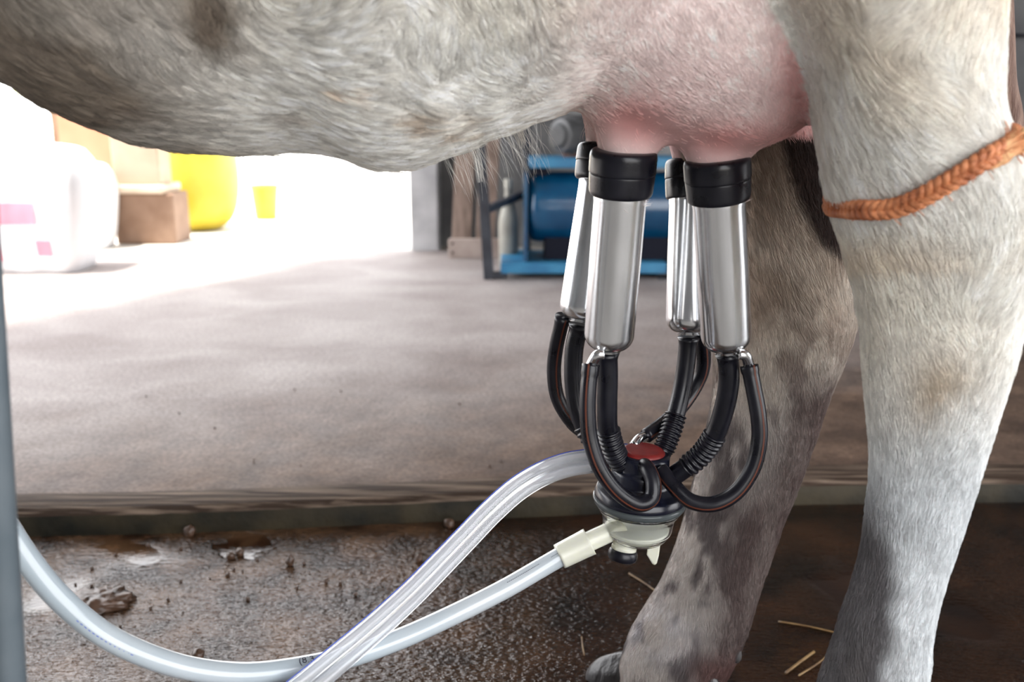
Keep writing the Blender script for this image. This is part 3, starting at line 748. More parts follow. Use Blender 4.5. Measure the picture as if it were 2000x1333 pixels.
for key, l in milk_tubes.items():
    path = px_path(l); L_ = sum((path[i+1]-path[i]).length for i in range(len(path)-1))
    r0 = .0077 if 'near' in key else .0074
    tube('short_milk_tube', path, lambda t: r0*(1.22-.2*min(1, t/.04)), M_rubber, clus, 24)
    # ribbed sleeve near the claw
    N = int(len(path)); i0 = int(N*.60); i1 = int(N*.88)
    sub = []
    for i in range(i0, i1):
        for k in range(8): sub.append(path[i].lerp(path[i+1], k/8))
    n = len(sub)-1
    tube('ribbed_sleeve', sub, lambda t: r0*1.14+.0007*math.sin(t*2*math.pi*9), M_rubber, clus, 24)
pulse = {
 'near_front': [(1154, 712, .660), (1149, 760, .655), (1148, 810, .652), (1153, 860, .650), (1172, 915, .648), (1205, 960, .648), (1245, 985, .650), (1272, 975, .655), (1276, 945, .660), (1266, 918, .668), (1254, 906, .680)],
 'near_rear': [(1463, 714, .662), (1472, 760, .658), (1481, 810, .654), (1483, 860, .652), (1470, 915, .650), (1438, 962, .648), (1395, 985, .648), (1350, 980, .652), (1316, 950, .660), (1290, 918, .672)],
 'far_front': [(1100, 618, .732), (1086, 680, .742), (1082, 730, .748), (1090, 780, .750), (1118, 826, .745), (1150, 850, .735), (1185, 868, .722)],
 'far_rear': [(1370, 645, .738), (1374, 710, .750), (1360, 752, .752), (1330, 796, .742), (1295, 828, .728), (1262, 852, .716)]}
def striped(name, path, r, parent, seg=28, at=None, width=2, up=None):
    V, F = tube_geo(path, r, seg, True, up); o = mobj(name, V, F, [M_rubber, M_stripe], parent)
    for k, f in enumerate(o.data.polygons[:-2]):
        s = k % seg
        if any((s-a_) % seg < width for a_ in at): f.material_index = 1
    return o
for key, l in pulse.items():
    path = px_path(l); r0 = .0061 if 'near' in key else .0061
    striped('pulse_tube', path, lambda t: r0*(1.1 if t < .04 else 1), clus, at=(1, 14) if key == 'near_front' else (26, 12), width=1)
    pb, ax, rs, sh_ = ends[key]
    # steel nipple from the shell's shoulder into the tube
    q = path[0]; side = (q-pb); side -= ax*side.dot(ax); side.normalize()
    s0 = pb - ax*.008 + side*(rs*.45)
    if 'near' in key: s0 = pb - ax*.004 + side*(rs*.35) + Vector((0, -rs*.62, 0))
    if 'near' in key: tube('nipple', catmull([s0, s0.lerp(q, .45)+side*.0015+Vector((0, -.001, .003)), q.lerp(path[3], .2), path[4]], 6), .0040, M_steel, sh_ if False else clus, 18)
# claw
ctop = P(1257, 880, .692); cbot = P(1241, 1068, .694)
cax = (cbot-ctop).normalized(); tilt = Matrix.Rotation(R(0), 4, 'Y')
Mq = Matrix.Translation(ctop) @ cax.to_track_quat('Z', 'Y').to_matrix().to_4x4()
m0 = mpp(1257, 950, .69)
k_ = m0
def lp(l, r=.0015, n=4): return rprof([(a_*k_, b_*k_) for a_, b_ in l], n, r)
cover = lathe('claw_cover', lp([(10, 4), (46, 4), (52, 10), (52, 34), (58, 40), (60, 62), (74, 74), (86, 80), (90, 92), (88, 100), (20, 100)]), M_cover, clus, 64, Mq)
lathe('red_button', lp([(2, -3), (36, -3), (42, 2), (42, 8), (5, 8)]), M_red, cover, 48, Mq)
lathe('claw_rim', lp([(84, 96), (92, 98), (92, 106), (88, 112), (80, 116), (76, 110), (78, 98)]), M_ring, clus, 64, Mq)
# bowl: thin clear cup
outer = [(87, 112), (80, 124), (72, 136), (70, 150), (68, 166), (58, 182), (38, 192), (12, 196)]
inner = [(12, 192), (36, 188), (54, 179), (64, 165), (66, 150), (68, 137), (76, 125), (82, 113)]
V = []; F = []; prof = rprof([(a_*k_, b_*k_) for a_, b_ in outer+[(.5, 196.5), (.5, 192)]+inner], 3, .002)
V, F = lathe_geo(prof, 56, Mq); F = F[:-2]
nprof = len(prof)
for k in range(56): F.append((k, (nprof-1)*56+k, (nprof-1)*56+(k+1) % 56, (k+1) % 56))
bowl = mobj('claw_bowl', V, F, M_clear, clus)
lathe('milk', [(a_*k_, b_*k_) for a_, b_ in [(2, 161), (60, 160), (63.6, 161), (63.6, 162.5), (63.2, 166), (53.5, 178.5), (35.8, 187.4), (12, 191.5), (2, 191.8)]], M_milk, clus, 56, Mq)
# nozzles on the cover for the tubes
for (u, v, Y, u2, v2, Y2) in [(1232, 925, .692, 1250, 930, .694), (1310, 935, .692, 1270, 930, .694), (1222, 912, .702, 1245, 915, .698), (1286, 900, .702, 1262, 912, .698)]:
    tube('claw_inlet', [P(u, v, Y), P((u+u2)/2, (v+v2)/2, (Y+Y2)/2), P(u2, v2, Y2)], .0080, M_cover, clus, 20)
for (u, v, Y, u2, v2, Y2) in [(1185, 868, .722, 1222, 890, .700), (1262, 852, .716, 1238, 872, .704)]:
    tube('pulse_nipple', catmull([P(u, v, Y)+(P(u, v, Y)-P(u2, v2, Y2))*.4, P(u, v, Y), P((u+u2)/2, (v+v2)/2-5, (Y+Y2)/2), P(u2, v2, Y2)], 5), .0042, M_steel, clus, 16)
for (u, v, Y, u2, v2, Y2) in [(1254, 906, .682, 1252, 900, .70), (1290, 918, .674, 1268, 905, .70)]:
    tube('pulse_nipple', [P(u, v, Y), P((u+u2)/2, (v+v2)/2, (Y+Y2)/2), P(u2, v2, Y2)], .0042, M_cover, clus, 16)
# spout to the milk hose
sp = catmull([P(1216, 1026, .692), P(1190, 1040, .688), P(1160, 1054, .684), P(1120, 1073, .680)], 6)
tube('spout', sp, 19.5*k_, M_spout, bowl, 32)
# drain valve and foot fin
dv0, dv1 = P(1222, 1052, .686), P(1217, 1080, .684)
Md = axisM(dv0, dv1); Ld = (dv1-dv0).length
lathe('drain_valve', rprof([(.001, 0), (23*k_, 0), (23*k_, Ld*.5), (25*k_, Ld*.55), (25*k_, Ld*.8), (.001, Ld*.8)], 4, .001), M_spout, clus, 32, Md)
lathe('drain_cap', rprof([(.001, Ld*.75), (25*k_, Ld*.75), (29*k_, Ld*.95), (30*k_, Ld*1.25), (26*k_, Ld*1.55), (.001, Ld*1.6)], 5, .0025), M_rubber, clus, 40, Md)
fin = [(1266, 1055), (1291, 1052), (1287, 1085), (1283, 1101), (1279, 1105), (1274, 1102), (1263, 1084)]
V = [P(u, v, Y) for Y in (.684, .692) for u, v in fin]; nf = len(fin)
F = [tuple(reversed(range(nf))), tuple(range(nf, 2*nf))]+[(i, (i+1) % nf, (i+1) % nf+nf, i+nf) for i in range(nf)]
bevel(mobj('foot_fin', V, F, M_spout, clus, smooth=False), .001)

# ================================================================== HOSES
mh = empty('milk_hose', P(620, 1305, .56), 'thick milky white hose sagging from the claw spout to the grey pole', 'hose')
hp = catmull([P(1138, 1064, .681), P(1110, 1079, .679), P(1060, 1108, .672), P(980, 1154, .655), P(880, 1204, .635), P(780, 1249, .610), P(680, 1284, .588), P(580, 1306, .570), P(480, 1317, .557), P(380, 1308, .548), P(290, 1282, .540), P(200, 1238, .535), P(120, 1172, .532), P(55, 1095, .530), P(0, 1010, .528), P(-60, 900, .524), P(-140, 740, .50), P(-230, 600, .46), P(-400, 480, .42), P(-700, 430, .36)], 10)
def hr(t):
    return .0100 if t < .012 else (.0100-.0022*sstep(np.array(t), .015, .07).item())
tube('hose_skin', hp, hr, M_milkhose, mh, 36)
cp_ = catmull([P(1152, 1058, .682), P(1136, 1066, .681), P(1112, 1078, .679), P(1092, 1088, .677)], 5)
tube('cuff', cp_, lambda t: .0112-.0010*t, M_spout, mh, 36)
# printed marks
def print_dashes(path, i0, i1, ang, r, n, m, parent, name):
    T, N = frames(path); geo = []
    for k in range(n):
        t = i0+(i1-i0)*k/n; i = int(t); f = t-i
        p = path[i].lerp(path[i+1], f); q = path[i].lerp(path[i+1], min(1, f+(i1-i0)/n*.55))
        B = T[i].cross(N[i]); d_ = N[i]*math.cos(ang)+B*math.sin(ang)
        geo.append(beam_geo(p+d_*r(t), q+d_*r(t), .0004, .0002, d_))
    return mobj(name, *join_geo(geo), m, parent, smooth=False)
rr = lambda t: hr(t/(len(hp)-1))+.00006
T_, N_ = frames(hp)
sgn = 1 if T_[20].cross(N_[20]).z > 0 else -1
print_dashes(hp, 9, 17, sgn*R(50), rr, 20, M_ink, mh, 'dashed_print')
print_dashes(hp, 21, 29, sgn*R(50), rr, 20, M_ink, mh, 'dashed_print')
print_dashes(hp, 103, 116, -sgn*R(8), rr, 14, M_blueprint, mh, 'faded_blue_print')
def text_on(path, i, ang, txt, size, m, parent):
    T, N = frames(path); B = T[i].cross(N[i]); d_ = N[i]*math.cos(ang)+B*math.sin(ang)
    cu = bpy.data.curves.new('printed_marks', 'FONT'); cu.body = txt; cu.size = size; cu.align_x = 'LEFT'; cu.extrude = .00005; cu.resolution_u = 3
    tmp = bpy.data.objects.new('t', cu); COL.objects.link(tmp)
    me = bpy.data.meshes.new_from_object(tmp.evaluated_get(bpy.context.evaluated_depsgraph_get())); bpy.data.objects.remove(tmp)
    # bend the letters along the hose
    Ls = [0]
    for k in range(i, max(i-40, 0), -1): Ls.append(Ls[-1]+(path[k]-path[k-1]).length)
    for vtx in me.vertices:
        x, y, z = vtx.co; k = int(np.searchsorted(Ls, x)); k = min(max(k, 1), len(Ls)-1)
        f = (x-Ls[k-1])/(Ls[k]-Ls[k-1]); j = i-(k-1)
        p = path[j].lerp(path[j-1], f); t = -T[j]; r = rr(j)
        Bj = T[j].cross(N[j]); a2 = ang + sgn*y/r
        dj = N[j]*math.cos(a2)+Bj*math.sin(a2)
        vtx.co = p + dj*(r+.00003+z)
    me.update(); return link_mesh('printed_marks', me, m, parent, smooth=False)
text_on(hp, 70, sgn*R(38), '(8I3-', .0072, M_ink, mh)

# clear twin hose
th = empty('twin_pulse_hose', P(780, 1160, .58), 'clear twin air hose with a thin blue line arching from behind the claw', 'hose')
cl = [(1225, 892, .722), (1195, 890, .722), (1160, 900, .720), (1110, 908, .712), (1060, 926, .700), (1010, 956, .688), (960, 1000, .672), (910, 1052, .655), (860, 1104, .638), (810, 1155, .620), (760, 1202, .602), (710, 1246, .586), (660, 1288, .570), (600, 1338, .552), (540, 1385, .538), (470, 1430, .528), (380, 1490, .51), (260, 1560, .49), (80, 1640, .46), (-200, 1690, .43)]
cpth = [P(*q) for q in cl]; sm_ = catmull(cpth, 10)
T_, N_ = frames(sm_)
rt = .0052
for s in (-1, 1):
    q = []
    for i, p in enumerate(sm_):
        nn = ray(*[float(x[0]) for x in proj([p])[:2]]).normalized(); side = T_[i].cross(nn).normalized()
        tw = .45*math.sin(i*.02)
        q.append(p + (side*math.cos(tw)+nn*math.sin(tw))*(s*rt*.98))
    V1, F1 = tube_geo(q, rt, 28, False); V2, F2 = tube_geo(q, rt*.62, 28, False)
    n1 = len(V1); F2 = [tuple(reversed([i+n1 for i in f])) for f in F2]; F = F1+F2
    last = (len(q)-1)*28
    for k in range(28):
        k2 = (k+1) % 28
        F.append((k2, k, n1+k, n1+k2)); F.append((last+k, last+k2, n1+last+k2, n1+last+k))
    mobj('clear_tube', V1+V2, F, M_clearhose, th)
    if s == -1 or True:
        q2 = []
        for i, p in enumerate(q):
            nn = ray(*[float(x[0]) for x in proj([p])[:2]]).normalized(); side = T_[i].cross(nn).normalized()
            q2.append(p - nn*(rt*.35) + side*(s*rt*.95))
        if (q2[80].x+q2[80].z*-1) == 0: pass
        upper = q2[80].z > sm_[80].z
        if upper:
            V, F = tube_geo(q2, .00045, 8); mobj('blue_line', V, F, M_blueprint, th)

# grey pole near the camera
M_pole = noisy(mat('grey painted pole', rough=.55), (.055, .075, .09), (.09, .11, .125), 20, 5, .2, 60, .001)
pa = P(-12, 860, .40); pb_ = P(18, 1333, .40); dp = (pb_-pa)
top = pa - dp*2.6; k0 = (0-pb_.z)/dp.z; bot = pb_ + dp*k0
po = tube('grey_pole', [top, pa, pb_, bot], .0077, M_pole, None, 28); tag(po, 'slim grey metal pole leaning upright at the left edge in front of the hoses', 'pole')

# ================================================================== VACUUM PUMP STAND
pump = empty('vacuum_pump', G(1120, 545, FZ), 'blue vacuum pump on a black and blue steel frame behind the teat cups', 'pump')
YF = G(950, 545, FZ).y
M_blk = noisy(mat('black frame paint', rough=.5), (.012, .014, .022), (.03, .034, .045), 20)
M_blue = noisy(mat('blue frame paint', rough=.45), (.012, .13, .27), (.03, .20, .36), 14, 5)
M_tank = noisy(mat('deep blue tank paint', rough=.25, Coat_Weight=.4), (.001, .040, .105), (.003, .065, .15), 8)
M_motor = noisy(mat('grey motor casing', rough=.5), (.05, .052, .055), (.10, .10, .105), 16)
M_dark = mat('dark steel', (.005, .006, .014), .6, Specular_IOR_Level=.15)
mF = mpp(1100, 500, YF)
def FP_(u, v, dy=0): return P(u, v, YF+dy)
z0 = FZ
# left trestle
fl_ = G(955, 545, FZ); fl_.y = YF
a0 = FP_(934, 288); a0 = Vector((a0.x, YF, a0.z)); up_ = P(930, 150, YF)
bevel(mobj('frame_post', *beam_geo(Vector((fl_.x, YF, FZ)), up_, 20*mF, 20*mF, (0, 1, 0)), M_blk, pump, False), .002)
bevel(mobj('frame_post', *beam_geo(P(1030, 520, YF+.28), P(1031, 150, YF+.28), 15*mF, 15*mF, (0, 1, 0)), M_blk, pump, False), .002)
bevel(mobj('cross_bar', *beam_geo(P(945, 412, YF), P(1030, 376, YF+.28), 14*mF, 14*mF), M_blk, pump, False), .002)
bevel(mobj('cross_bar', *beam_geo(P(932, 255, YF), P(1030, 235, YF+.28), 14*mF, 14*mF), M_blk, pump, False), .002)
bevel(mobj('foot_bar', *beam_geo(P(948, 538, YF), P(992, 536, YF), 16*mF, 13*mF), M_blk, pump, False), .002)
bevel(mobj('foot_bar', *beam_geo(P(1285, 552, YF), P(1345, 552, YF), 20*mF, 20*mF), M_blk, pump, False), .002)
# blue base plate with lip
x0, x1 = FP_(978, 520).x, FP_(1300, 520).x
zt, zb_ = P(1100, 512, YF).z, P(1100, 533, YF).z
bevel(mobj('base_plate', *box_geo(x0, x1, YF-.02, YF+.30, zb_, zt), M_blue, pump, False), .003)
bevel(mobj('base_lip', *box_geo(x1-.03, x1+.06, YF, YF+.25, zb_-.012, zt-.004), M_blk, pump, False), .003)
# end plates and tank
tx0, tx1 = P(1030, 400, YF+.12).x, P(1370, 400, YF+.12).x
tz, tr = P(1100, 404, YF+.12).z, 68*mpp(1100, 404, YF+.12)
ez1 = P(1030, 335, YF+.1).z
bevel(mobj('end_plate', *box_geo(tx0-.014, tx0, YF+.0, YF+.24, zt, ez1), M_tank, pump, False), .002)
bevel(mobj('end_plate', *box_geo(tx1, tx1+.014, YF+.0, YF+.24, zt, ez1), M_tank, pump, False), .002)
V, F = lathe_geo(rprof([(.001, 0), (tr*.8, 0), (tr, .02), (tr, tx1-tx0-.02), (tr*.8, tx1-tx0), (.001, tx1-tx0)], 5, .02), 56, axisM((tx0, YF+.12, tz), (tx1, YF+.12, tz)))
mobj('tank', V, F, M_tank, pump)
mobj('tank_saddle', *box_geo(tx0+.06, tx1-.06, YF+.05, YF+.2, zt, tz-tr*.75), M_dark, pump, False)
# top shelf
sz1, sz0 = P(1090, 308, YF+.05).z, P(1090, 328, YF+.05).z
bevel(mobj('top_shelf', *box_geo(P(1035, 318, YF+.05).x, P(1372, 318, YF+.05).x, YF+.03, YF+.30, sz0, sz1), M_blue, pump, False), .003)
bx_ = P(1052, 340, YF+.1).x
bevel(mobj('bracket', *box_geo(bx_-.03, bx_+.03, YF+.05, YF+.1, ez1-.01, sz0), M_dark, pump, False), .002)
bx_ = P(1340, 340, YF+.1).x
bevel(mobj('bracket', *box_geo(bx_-.03, bx_+.03, YF+.05, YF+.1, ez1-.01, sz0), M_dark, pump, False), .002)
# motor: axis runs away to the right
mc = P(1090, 265, YF+.06); m_ = mpp(1090, 265, YF+.06); ad_ = Vector((.75, .66, 0)).normalized()
Mm = axisM(mc - ad_*.0, mc + ad_)
motor = lathe('motor', rprof([(.001, 0), (22*m_, 0), (25*m_, .006), (33*m_, .010), (36*m_, .05), (36*m_, .20), (30*m_, .22), (.001, .22)], 4, .006), M_motor, pump, 48, Mm)
geo = []
for k in range(18):
    a_ = 2*math.pi*k/18; d1 = Vector((math.cos(a_), math.sin(a_), 0))*36*m_
    geo.append(beam_geo(Mm @ (d1+Vector((0, 0, .05))), Mm @ (d1+Vector((0, 0, .19))), .003, .012, (Mm.to_3x3() @ d1)))
mobj('cooling_fins', *join_geo(geo), M_motor, motor, False)
lathe('motor_end_cap', rprof([(.001, -.006), (19*m_, -.006), (23*m_, -.002), (24*m_, .002), (.001, .002)], 4, .002), noisy(mat('dark grey cap', rough=.6), (.035, .037, .04), (.06, .062, .065), 20), motor, 36, Mm)
q = mc+ad_*.12
bevel(mobj('motor_foot', *box_geo(q.x-.07, q.x+.07, q.y-.05, q.y+.05, sz1, q.z-25*m_), noisy(mat('rusty casting', rough=.8), (.12, .06, .045), (.22, .14, .12), 20), pump, False), .004)
pulley = lathe('pulley', rprof([(.001, 0), (30*m_, 0), (30*m_, .008), (25*m_, .014), (30*m_, .02), (30*m_, .028), (.001, .028)], 3, .002), M_dark, pump, 40, axisM(mc+ad_*.23, mc+ad_))

# bottle on the floor
M_bottle = noisy(mat('cloudy white bottle plastic', rough=.4, Transmission_Weight=.1), (.24, .23, .20), (.33, .32, .28), 14)
bp_ = G(993, 500, FZ); bp_ = Vector((P(993, 480, YF+.22).x, YF+.22, FZ)); mb = mpp(990, 430, YF+.22)
hb = P(990, 350, YF+.22).z-FZ
bo = empty('bottle', bp_, 'tall cloudy white bottle standing on the floor inside the pump frame', 'bottle')
lathe('bottle_body', rprof([(.001, .0), (18*mb, 0), (19*mb, .01), (19*mb, hb*.52), (17*mb, hb*.6), (8*mb, hb*.80), (6.5*mb, hb*.9), (6.5*mb, hb*.92), (.001, hb*.92)], 4, .008), M_bottle, bo, 32, Matrix.Translation(bp_))
lathe('bottle_cap', rprof([(.001, hb*.9), (8*mb, hb*.9), (8*mb, hb), (.001, hb)], 3, .002), mat('dull white cap', (.35, .34, .30), .5), bo, 24, Matrix.Translation(bp_))

# leaning planks with a cross piece
M_plank = noisy(mat('weathered plank', rough=.8), (.17, .12, .095), (.30, .22, .18), 6, 7, .4, 20, .003, stretch=(6, 6, .6))
pg = 'weathered boards leaning on the grey wall'
def plank(u0, u1, v0, du, lab, dy=0):
    Yb = YB-.45; b0 = P(u0, v0, Yb); m = mpp(u0, v0, Yb); zt_ = 1.5
    a = Vector((b0.x, Yb, FZ)); t = Vector((b0.x+du*m*3.1, YB-.14, zt_))
    o = mobj('plank', *beam_geo(a, t, (u1-u0)*m, .018, (0, 1, 0)), M_plank, None, False)
    tag(bevel(o), lab, 'plank', pg)
plank(900, 938, 470, 10, 'weathered brown board nearest the pillar leaning on the grey wall')
plank(946, 984, 470, 12, 'weathered brown board leaning beside the bottle behind the black frame post')
Yb = YB-.50
g0, g1 = P(876, 477, Yb), P(960, 480, Yb); mk_ = mpp(900, 470, Yb)
o = mobj('floor_board', *box_geo(g0.x, g1.x+.06, Yb-.015, Yb+.01, FZ, FZ+38*mk_), noisy(mat('pale worn board', rough=.8), (.30, .23, .20), (.45, .37, .33), 8, 6, .3), None, False)
tag(bevel(o), 'short pale board with two nail holes lying on edge before the leaning planks', 'board')
geo = [tube_geo([Vector((g0.x+8*mk_, Yb-.018, FZ+zz*mk_)), Vector((g0.x+8*mk_, Yb-.012, FZ+zz*mk_))], 2.5*mk_, 10) for zz in (11, 29)]
for ge in geo: mobj('nail', *ge, M_dark, o)
# blocks of the wall at far right are in its material; a cable hangs there
wc = catmull([P(1900, 45, YB-.14), P(1940, 52, YB-.15), P(1968, 65, YB-.16), P(2000, 69, YB-.16), P(2060, 66, YB-.15), P(2200, 40, YB-.14)], 8)
tag(tube('cable', wc, .006, M_dark, None, 12), 'thin black cable sagging across the grey wall at the far right', 'cable')

# ================================================================== OUTSIDE THINGS
M_yel = noisy(mat('yellow plastic', rough=.5), (.50, .38, .02), (.60, .50, .06), 4)
def stand(u, v): return G(u, v, FZ-.006)
g_ = stand(388, 448); mm_ = mpp(388, 448, g_.y)
yd = empty('yellow_drum', g_, 'large yellow rounded drum standing in the bright yard', 'drum')
V, F = lathe_geo(rprof([(.001, 0), (45*mm_, 0), (72*mm_, 25*mm_), (84*mm_, 80*mm_), (82*mm_, 150*mm_), (60*mm_, 230*mm_), (58*mm_, 245*mm_), (.001, 245*mm_)], 6, .08), 48, Matrix.Translation(g_))
mobj('drum_body', V, F, M_yel, yd)
mobj('rim_band', *lathe_geo(rprof([(62*mm_, 226*mm_), (68*mm_, 228*mm_), (68*mm_, 236*mm_), (60*mm_, 238*mm_)], 2, .01), 48, Matrix.Translation(g_)), mat('olive rim', (.25, .25, .05), .5), yd)
g_ = stand(270, 478); mm_ = mpp(270, 478, g_.y)
M_brown = noisy(mat('brown crate board', rough=.8), (.16, .09, .055), (.25, .16, .11), 6)
cr = empty('brown_crate', g_, 'brown wooden crate beside the yellow drum in the yard', 'crate')
bevel(mobj('crate_body', *box_geo(g_.x-42*mm_, g_.x+75*mm_, g_.y, g_.y+.2, FZ-.006, FZ+96*mm_), M_brown, cr, False), .01)
bevel(mobj('crate_lid', *box_geo(g_.x-48*mm_, g_.x+60*mm_, g_.y-.02, g_.y+.22, FZ+96*mm_, FZ+112*mm_), noisy(mat('pale lid', rough=.7), (.45, .36, .26), (.6, .5, .4), 6), cr, False), .01)
g2 = Vector((g_.x, g_.y+.05, FZ+112*mm_))
cb = bevel(mobj('cardboard_box', *box_geo(g2.x-40*mm_, g2.x+50*mm_, g2.y-.03, g2.y+.12, g2.z, g2.z+110*mm_), noisy(mat('tan cardboard', rough=.8), (.36, .26, .18), (.45, .34, .25), 5), None, False), .006)
tag(cb, 'tan cardboard box on top of the brown crate in the yard', 'box')
g_ = stand(175, 460); g_.y += .9; mm_ = mpp(190, 440, g_.y)
xx = P(175, 460, g_.y).x
tag(bevel(mobj('salmon_panel', *box_geo(xx-40*mm_, xx+95*mm_, g_.y, g_.y+.05, FZ-.006, FZ+330*mm_), noisy(mat('salmon painted board', rough=.8), (.36, .15, .085), (.44, .21, .13), 3), None, False), .01), 'salmon orange upright board behind the white sacks in the yard', 'board')
# white sacks with pink print
M_sack = noisy(mat('white woven sack', rough=.8), (.72, .72, .74), (.80, .80, .82), 5, 4, .3, 40, .01)
M_pink = mat('pink print', (.80, .26, .34), .7)
sg = 'white sacks in the bright yard'
def sack(u, v, wpx, hpx, lab, base_z=None, dy=0, prn=False):
    g_ = stand(u, v); g_.y += dy; mm_ = mpp(u, v, g_.y); zb = FZ-.006 if base_z is None else base_z
    bm = bmesh.new(); bmesh.ops.create_cube(bm, size=1)
    bmesh.ops.subdivide_edges(bm, edges=bm.edges, cuts=10, use_grid_fill=True)
    rx, rz_ = wpx*mm_/2, hpx*mm_/2
    for vt in bm.verts:
        x, y, z = vt.co*2
        e_ = 1-.16*(z*z)-.05*math.sin(x*9+z*3)
        n_2 = (abs(x)**4+abs(y)**4+abs(z)**4)**.25
        x, y, z = x/n_2**.6*e_, y/n_2**.6*e_, z/n_2**.5
        if z < -.9: z = -.95
        vt.co = Vector((x*rx, y*rx*.6, (z+.95)*rz_))
    me = bpy.data.meshes.new('feed_sack'); bm.to_mesh(me); bm.free()
    o = link_mesh('feed_sack', me, M_sack); o.location = (g_.x, g_.y, zb); tag(o, lab, 'sack', sg)
    if prn:
        for (dx, dz, ww, hh) in ((0, .42, .8, .16), (-.35, .12, .3, .12), (.45, .16, .22, .12)):
            # a print lying on the sack's front
            gv = []; gf = []
            N2 = 10
            for i in range(N2+1):
                for j in range(5):
                    xx = (dx+ww*(i/N2-.5))*rx; zz = (dz+hh*(j/4-.5))*rz_*2+rz_*.1
                    tr_ = bvhtree.BVHTree.FromPolygons([v.co[:] for v in me.vertices], [p.vertices[:] for p in me.polygons]) if (i == 0 and j == 0) else tr_
                    h = tr_.ray_cast(Vector((xx, -3, zz)), Vector((0, 1, 0)))
                    gv.append((h[0] if h[0] else Vector((xx, -rx*.6, zz)))+Vector((0, -.004, 0)))
            for i in range(N2):
                for j in range(4): gf.append((i*5+j, (i+1)*5+j, (i+1)*5+j+1, i*5+j+1))
            pr = mobj('printed_band', gv, gf, M_pink); pr.parent = o
    return o
sack(70, 528, 260, 250, 'bulging white sack with a faded pink print nearest the shed', prn=True)
sack(105, 500, 145, 170, 'white sack standing behind the pink printed one', dy=.25)
sack(-250, 540, 240, 210, 'white sack standing left of the pink printed one')
# small yellow bucket
g_ = stand(520, 428); mm_ = mpp(520, 428, g_.y)
bk = lathe('yellow_bucket', rprof([(.001, 0), (20*mm_, 0), (26*mm_, 60*mm_), (28*mm_, 62*mm_), (28*mm_, 66*mm_), (24*mm_, 66*mm_), (18*mm_, 6*mm_), (.001, 6*mm_)], 3, .006), M_yel, None, 36, Matrix.Translation(g_))
tag(bk, 'small bright yellow bucket right of the large drum in the yard', 'bucket')
# a leafy shrub at far left
g_ = stand(90, 440); g_.y += 2.2
gx = P(110, 300, g_.y)
shb = empty('shrub', (gx.x, g_.y, FZ), 'yellow green leafy shrub at the back of the yard', 'shrub')
M_leaf = noisy(mat('yellow green leaf', rough=.6), (.22, .30, .04), (.45, .45, .08), 6)
geo = []
for k in range(900):
    v_ = Vector((random.gauss(0, .30), random.gauss(0, .2), random.uniform(.7, 1.7)))+Vector((gx.x, g_.y, 0))
    s_ = .05; a_ = random.uniform(0, 6.28); d1 = Vector((math.cos(a_), math.sin(a_)*.4, random.uniform(-.6, .6))).normalized()*s_; d2 = Vector((-d1.y, d1.x, .02)).normalized()*s_*.35
    geo.append(([v_-d1, v_+d2, v_+d1, v_-d2], [(0, 1, 2, 3)]))
mobj('foliage', *join_geo(geo), M_leaf, shb, False)
mobj('stem', *tube_geo([Vector((gx.x, g_.y, FZ-.01)), Vector((gx.x+.02, g_.y, .5)), Vector((gx.x, g_.y, 1.3))], .03, 10), M_brown, shb)

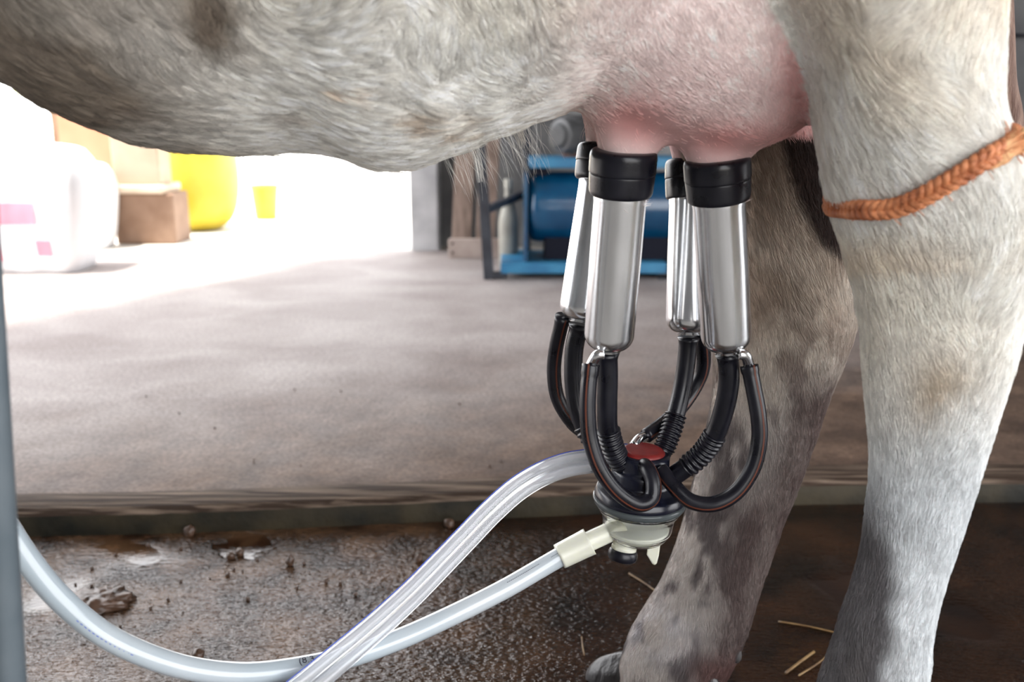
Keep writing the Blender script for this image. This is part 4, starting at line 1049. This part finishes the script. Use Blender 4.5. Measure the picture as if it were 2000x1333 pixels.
# ================================================================== BITS ON THE WET FLOOR
M_mud = noisy(mat('wet mud', rough=.35), (.03, .015, .008), (.10, .055, .035), 60, 5, .6, 120, .002)
def clod(u, v, r, lab, grp='mud clods on the wet gutter floor', z=0, hh=1.0):
    g_ = G(u, v, z); V, F = blob((0, 0, 0), r, r*.9, r*hh, 16, 12)
    a = np.array([tuple(x) for x in V]); s_ = (fbm(a+np.array([u, v, 0]), 1.3/r, 5)-.5)*1.0+1
    V = [Vector(x*k) + Vector((0, 0, r*hh*.75)) for x, k in zip(a, s_)]
    for x in V: x.z = max(x.z, 0.0)
    o = mobj('mud_clod', V, F, M_mud); o.location = g_; tag(o, lab, 'mud clod', grp); return o
clod(566, 1106, .0055, 'tall reddish clod standing alone in the middle of the wet floor', hh=1.5)
clod(372, 1046, .008, 'dark clod against the foot of the step at left')
clod(388, 1286, .007, 'reddish clod just above the lowest bend of the white hose')
clod(878, 1030, .007, 'dark clod near the step beside the clear hose')
clod(818, 1096, .005, 'small dark clod just left of the clear hose')
clod(450, 1092, .006, 'round clod at the edge of the puddle, left one of two')
clod(468, 1086, .006, 'round clod at the edge of the puddle, right one of two')
for k in range(30):
    u, v = random.uniform(80, 820), random.uniform(1052, 1250)
    clod(u, v, random.uniform(.0012, .003), 'tiny brown crumb scattered on the wet floor', 'mud crumbs on the wet gutter floor')
for k in range(16):
    u, v = random.uniform(60, 1050), random.uniform(760, 935)
    clod(u, v, random.uniform(.0010, .0022), 'tiny brown crumb scattered on the raised floor', 'mud crumbs on the raised floor', z=FZ)
# dung lump at left, rough
V, F = blob((0, 0, 0), .042, .030, .012, 40, 24); a = np.array([tuple(x) for x in V]); s_ = 1+(fbm(a, 120, 8)-.5)*.9
V = [Vector(x*k) for x, k in zip(a, s_)]
for x in V: x.z = max(x.z+.002, -.0)
o = mobj('dung_lump', V, F, M_mud); o.location = G(195, 1178, 0); tag(o, 'flat glistening lump of wet dung on the gutter floor above the white hose', 'dung')
# straws
M_straw = noisy(mat('wet straw', rough=.4), (.10, .05, .018), (.24, .15, .06), 40)
def straw(pl, r, lab):
    pth = catmull([G(u, v, 0)+Vector((0, 0, r*1.0)) for u, v in pl], 5); o = tube('straw', pth, r, M_straw, None, 8); tag(o, lab, 'straw', 'straws on the wet floor')
straw([(1136, 1246), (1138, 1264), (1141, 1282)], .0008, 'short pale straw lying left of the far hoof')
straw([(1228, 1122), (1260, 1142), (1290, 1164)], .0010, 'bent brown straw beneath the claw of the milking cluster')
straw([(1520, 1216), (1580, 1226), (1640, 1240)], .0010, 'long brown straw between the hind legs, the uppermost')
straw([(1534, 1318), (1560, 1298), (1590, 1276)], .0015, 'broad pale straw slanting between the hind legs')
straw([(1560, 1322), (1600, 1296), (1640, 1262)], .0010, 'thin straw slanting close to the near hind leg')
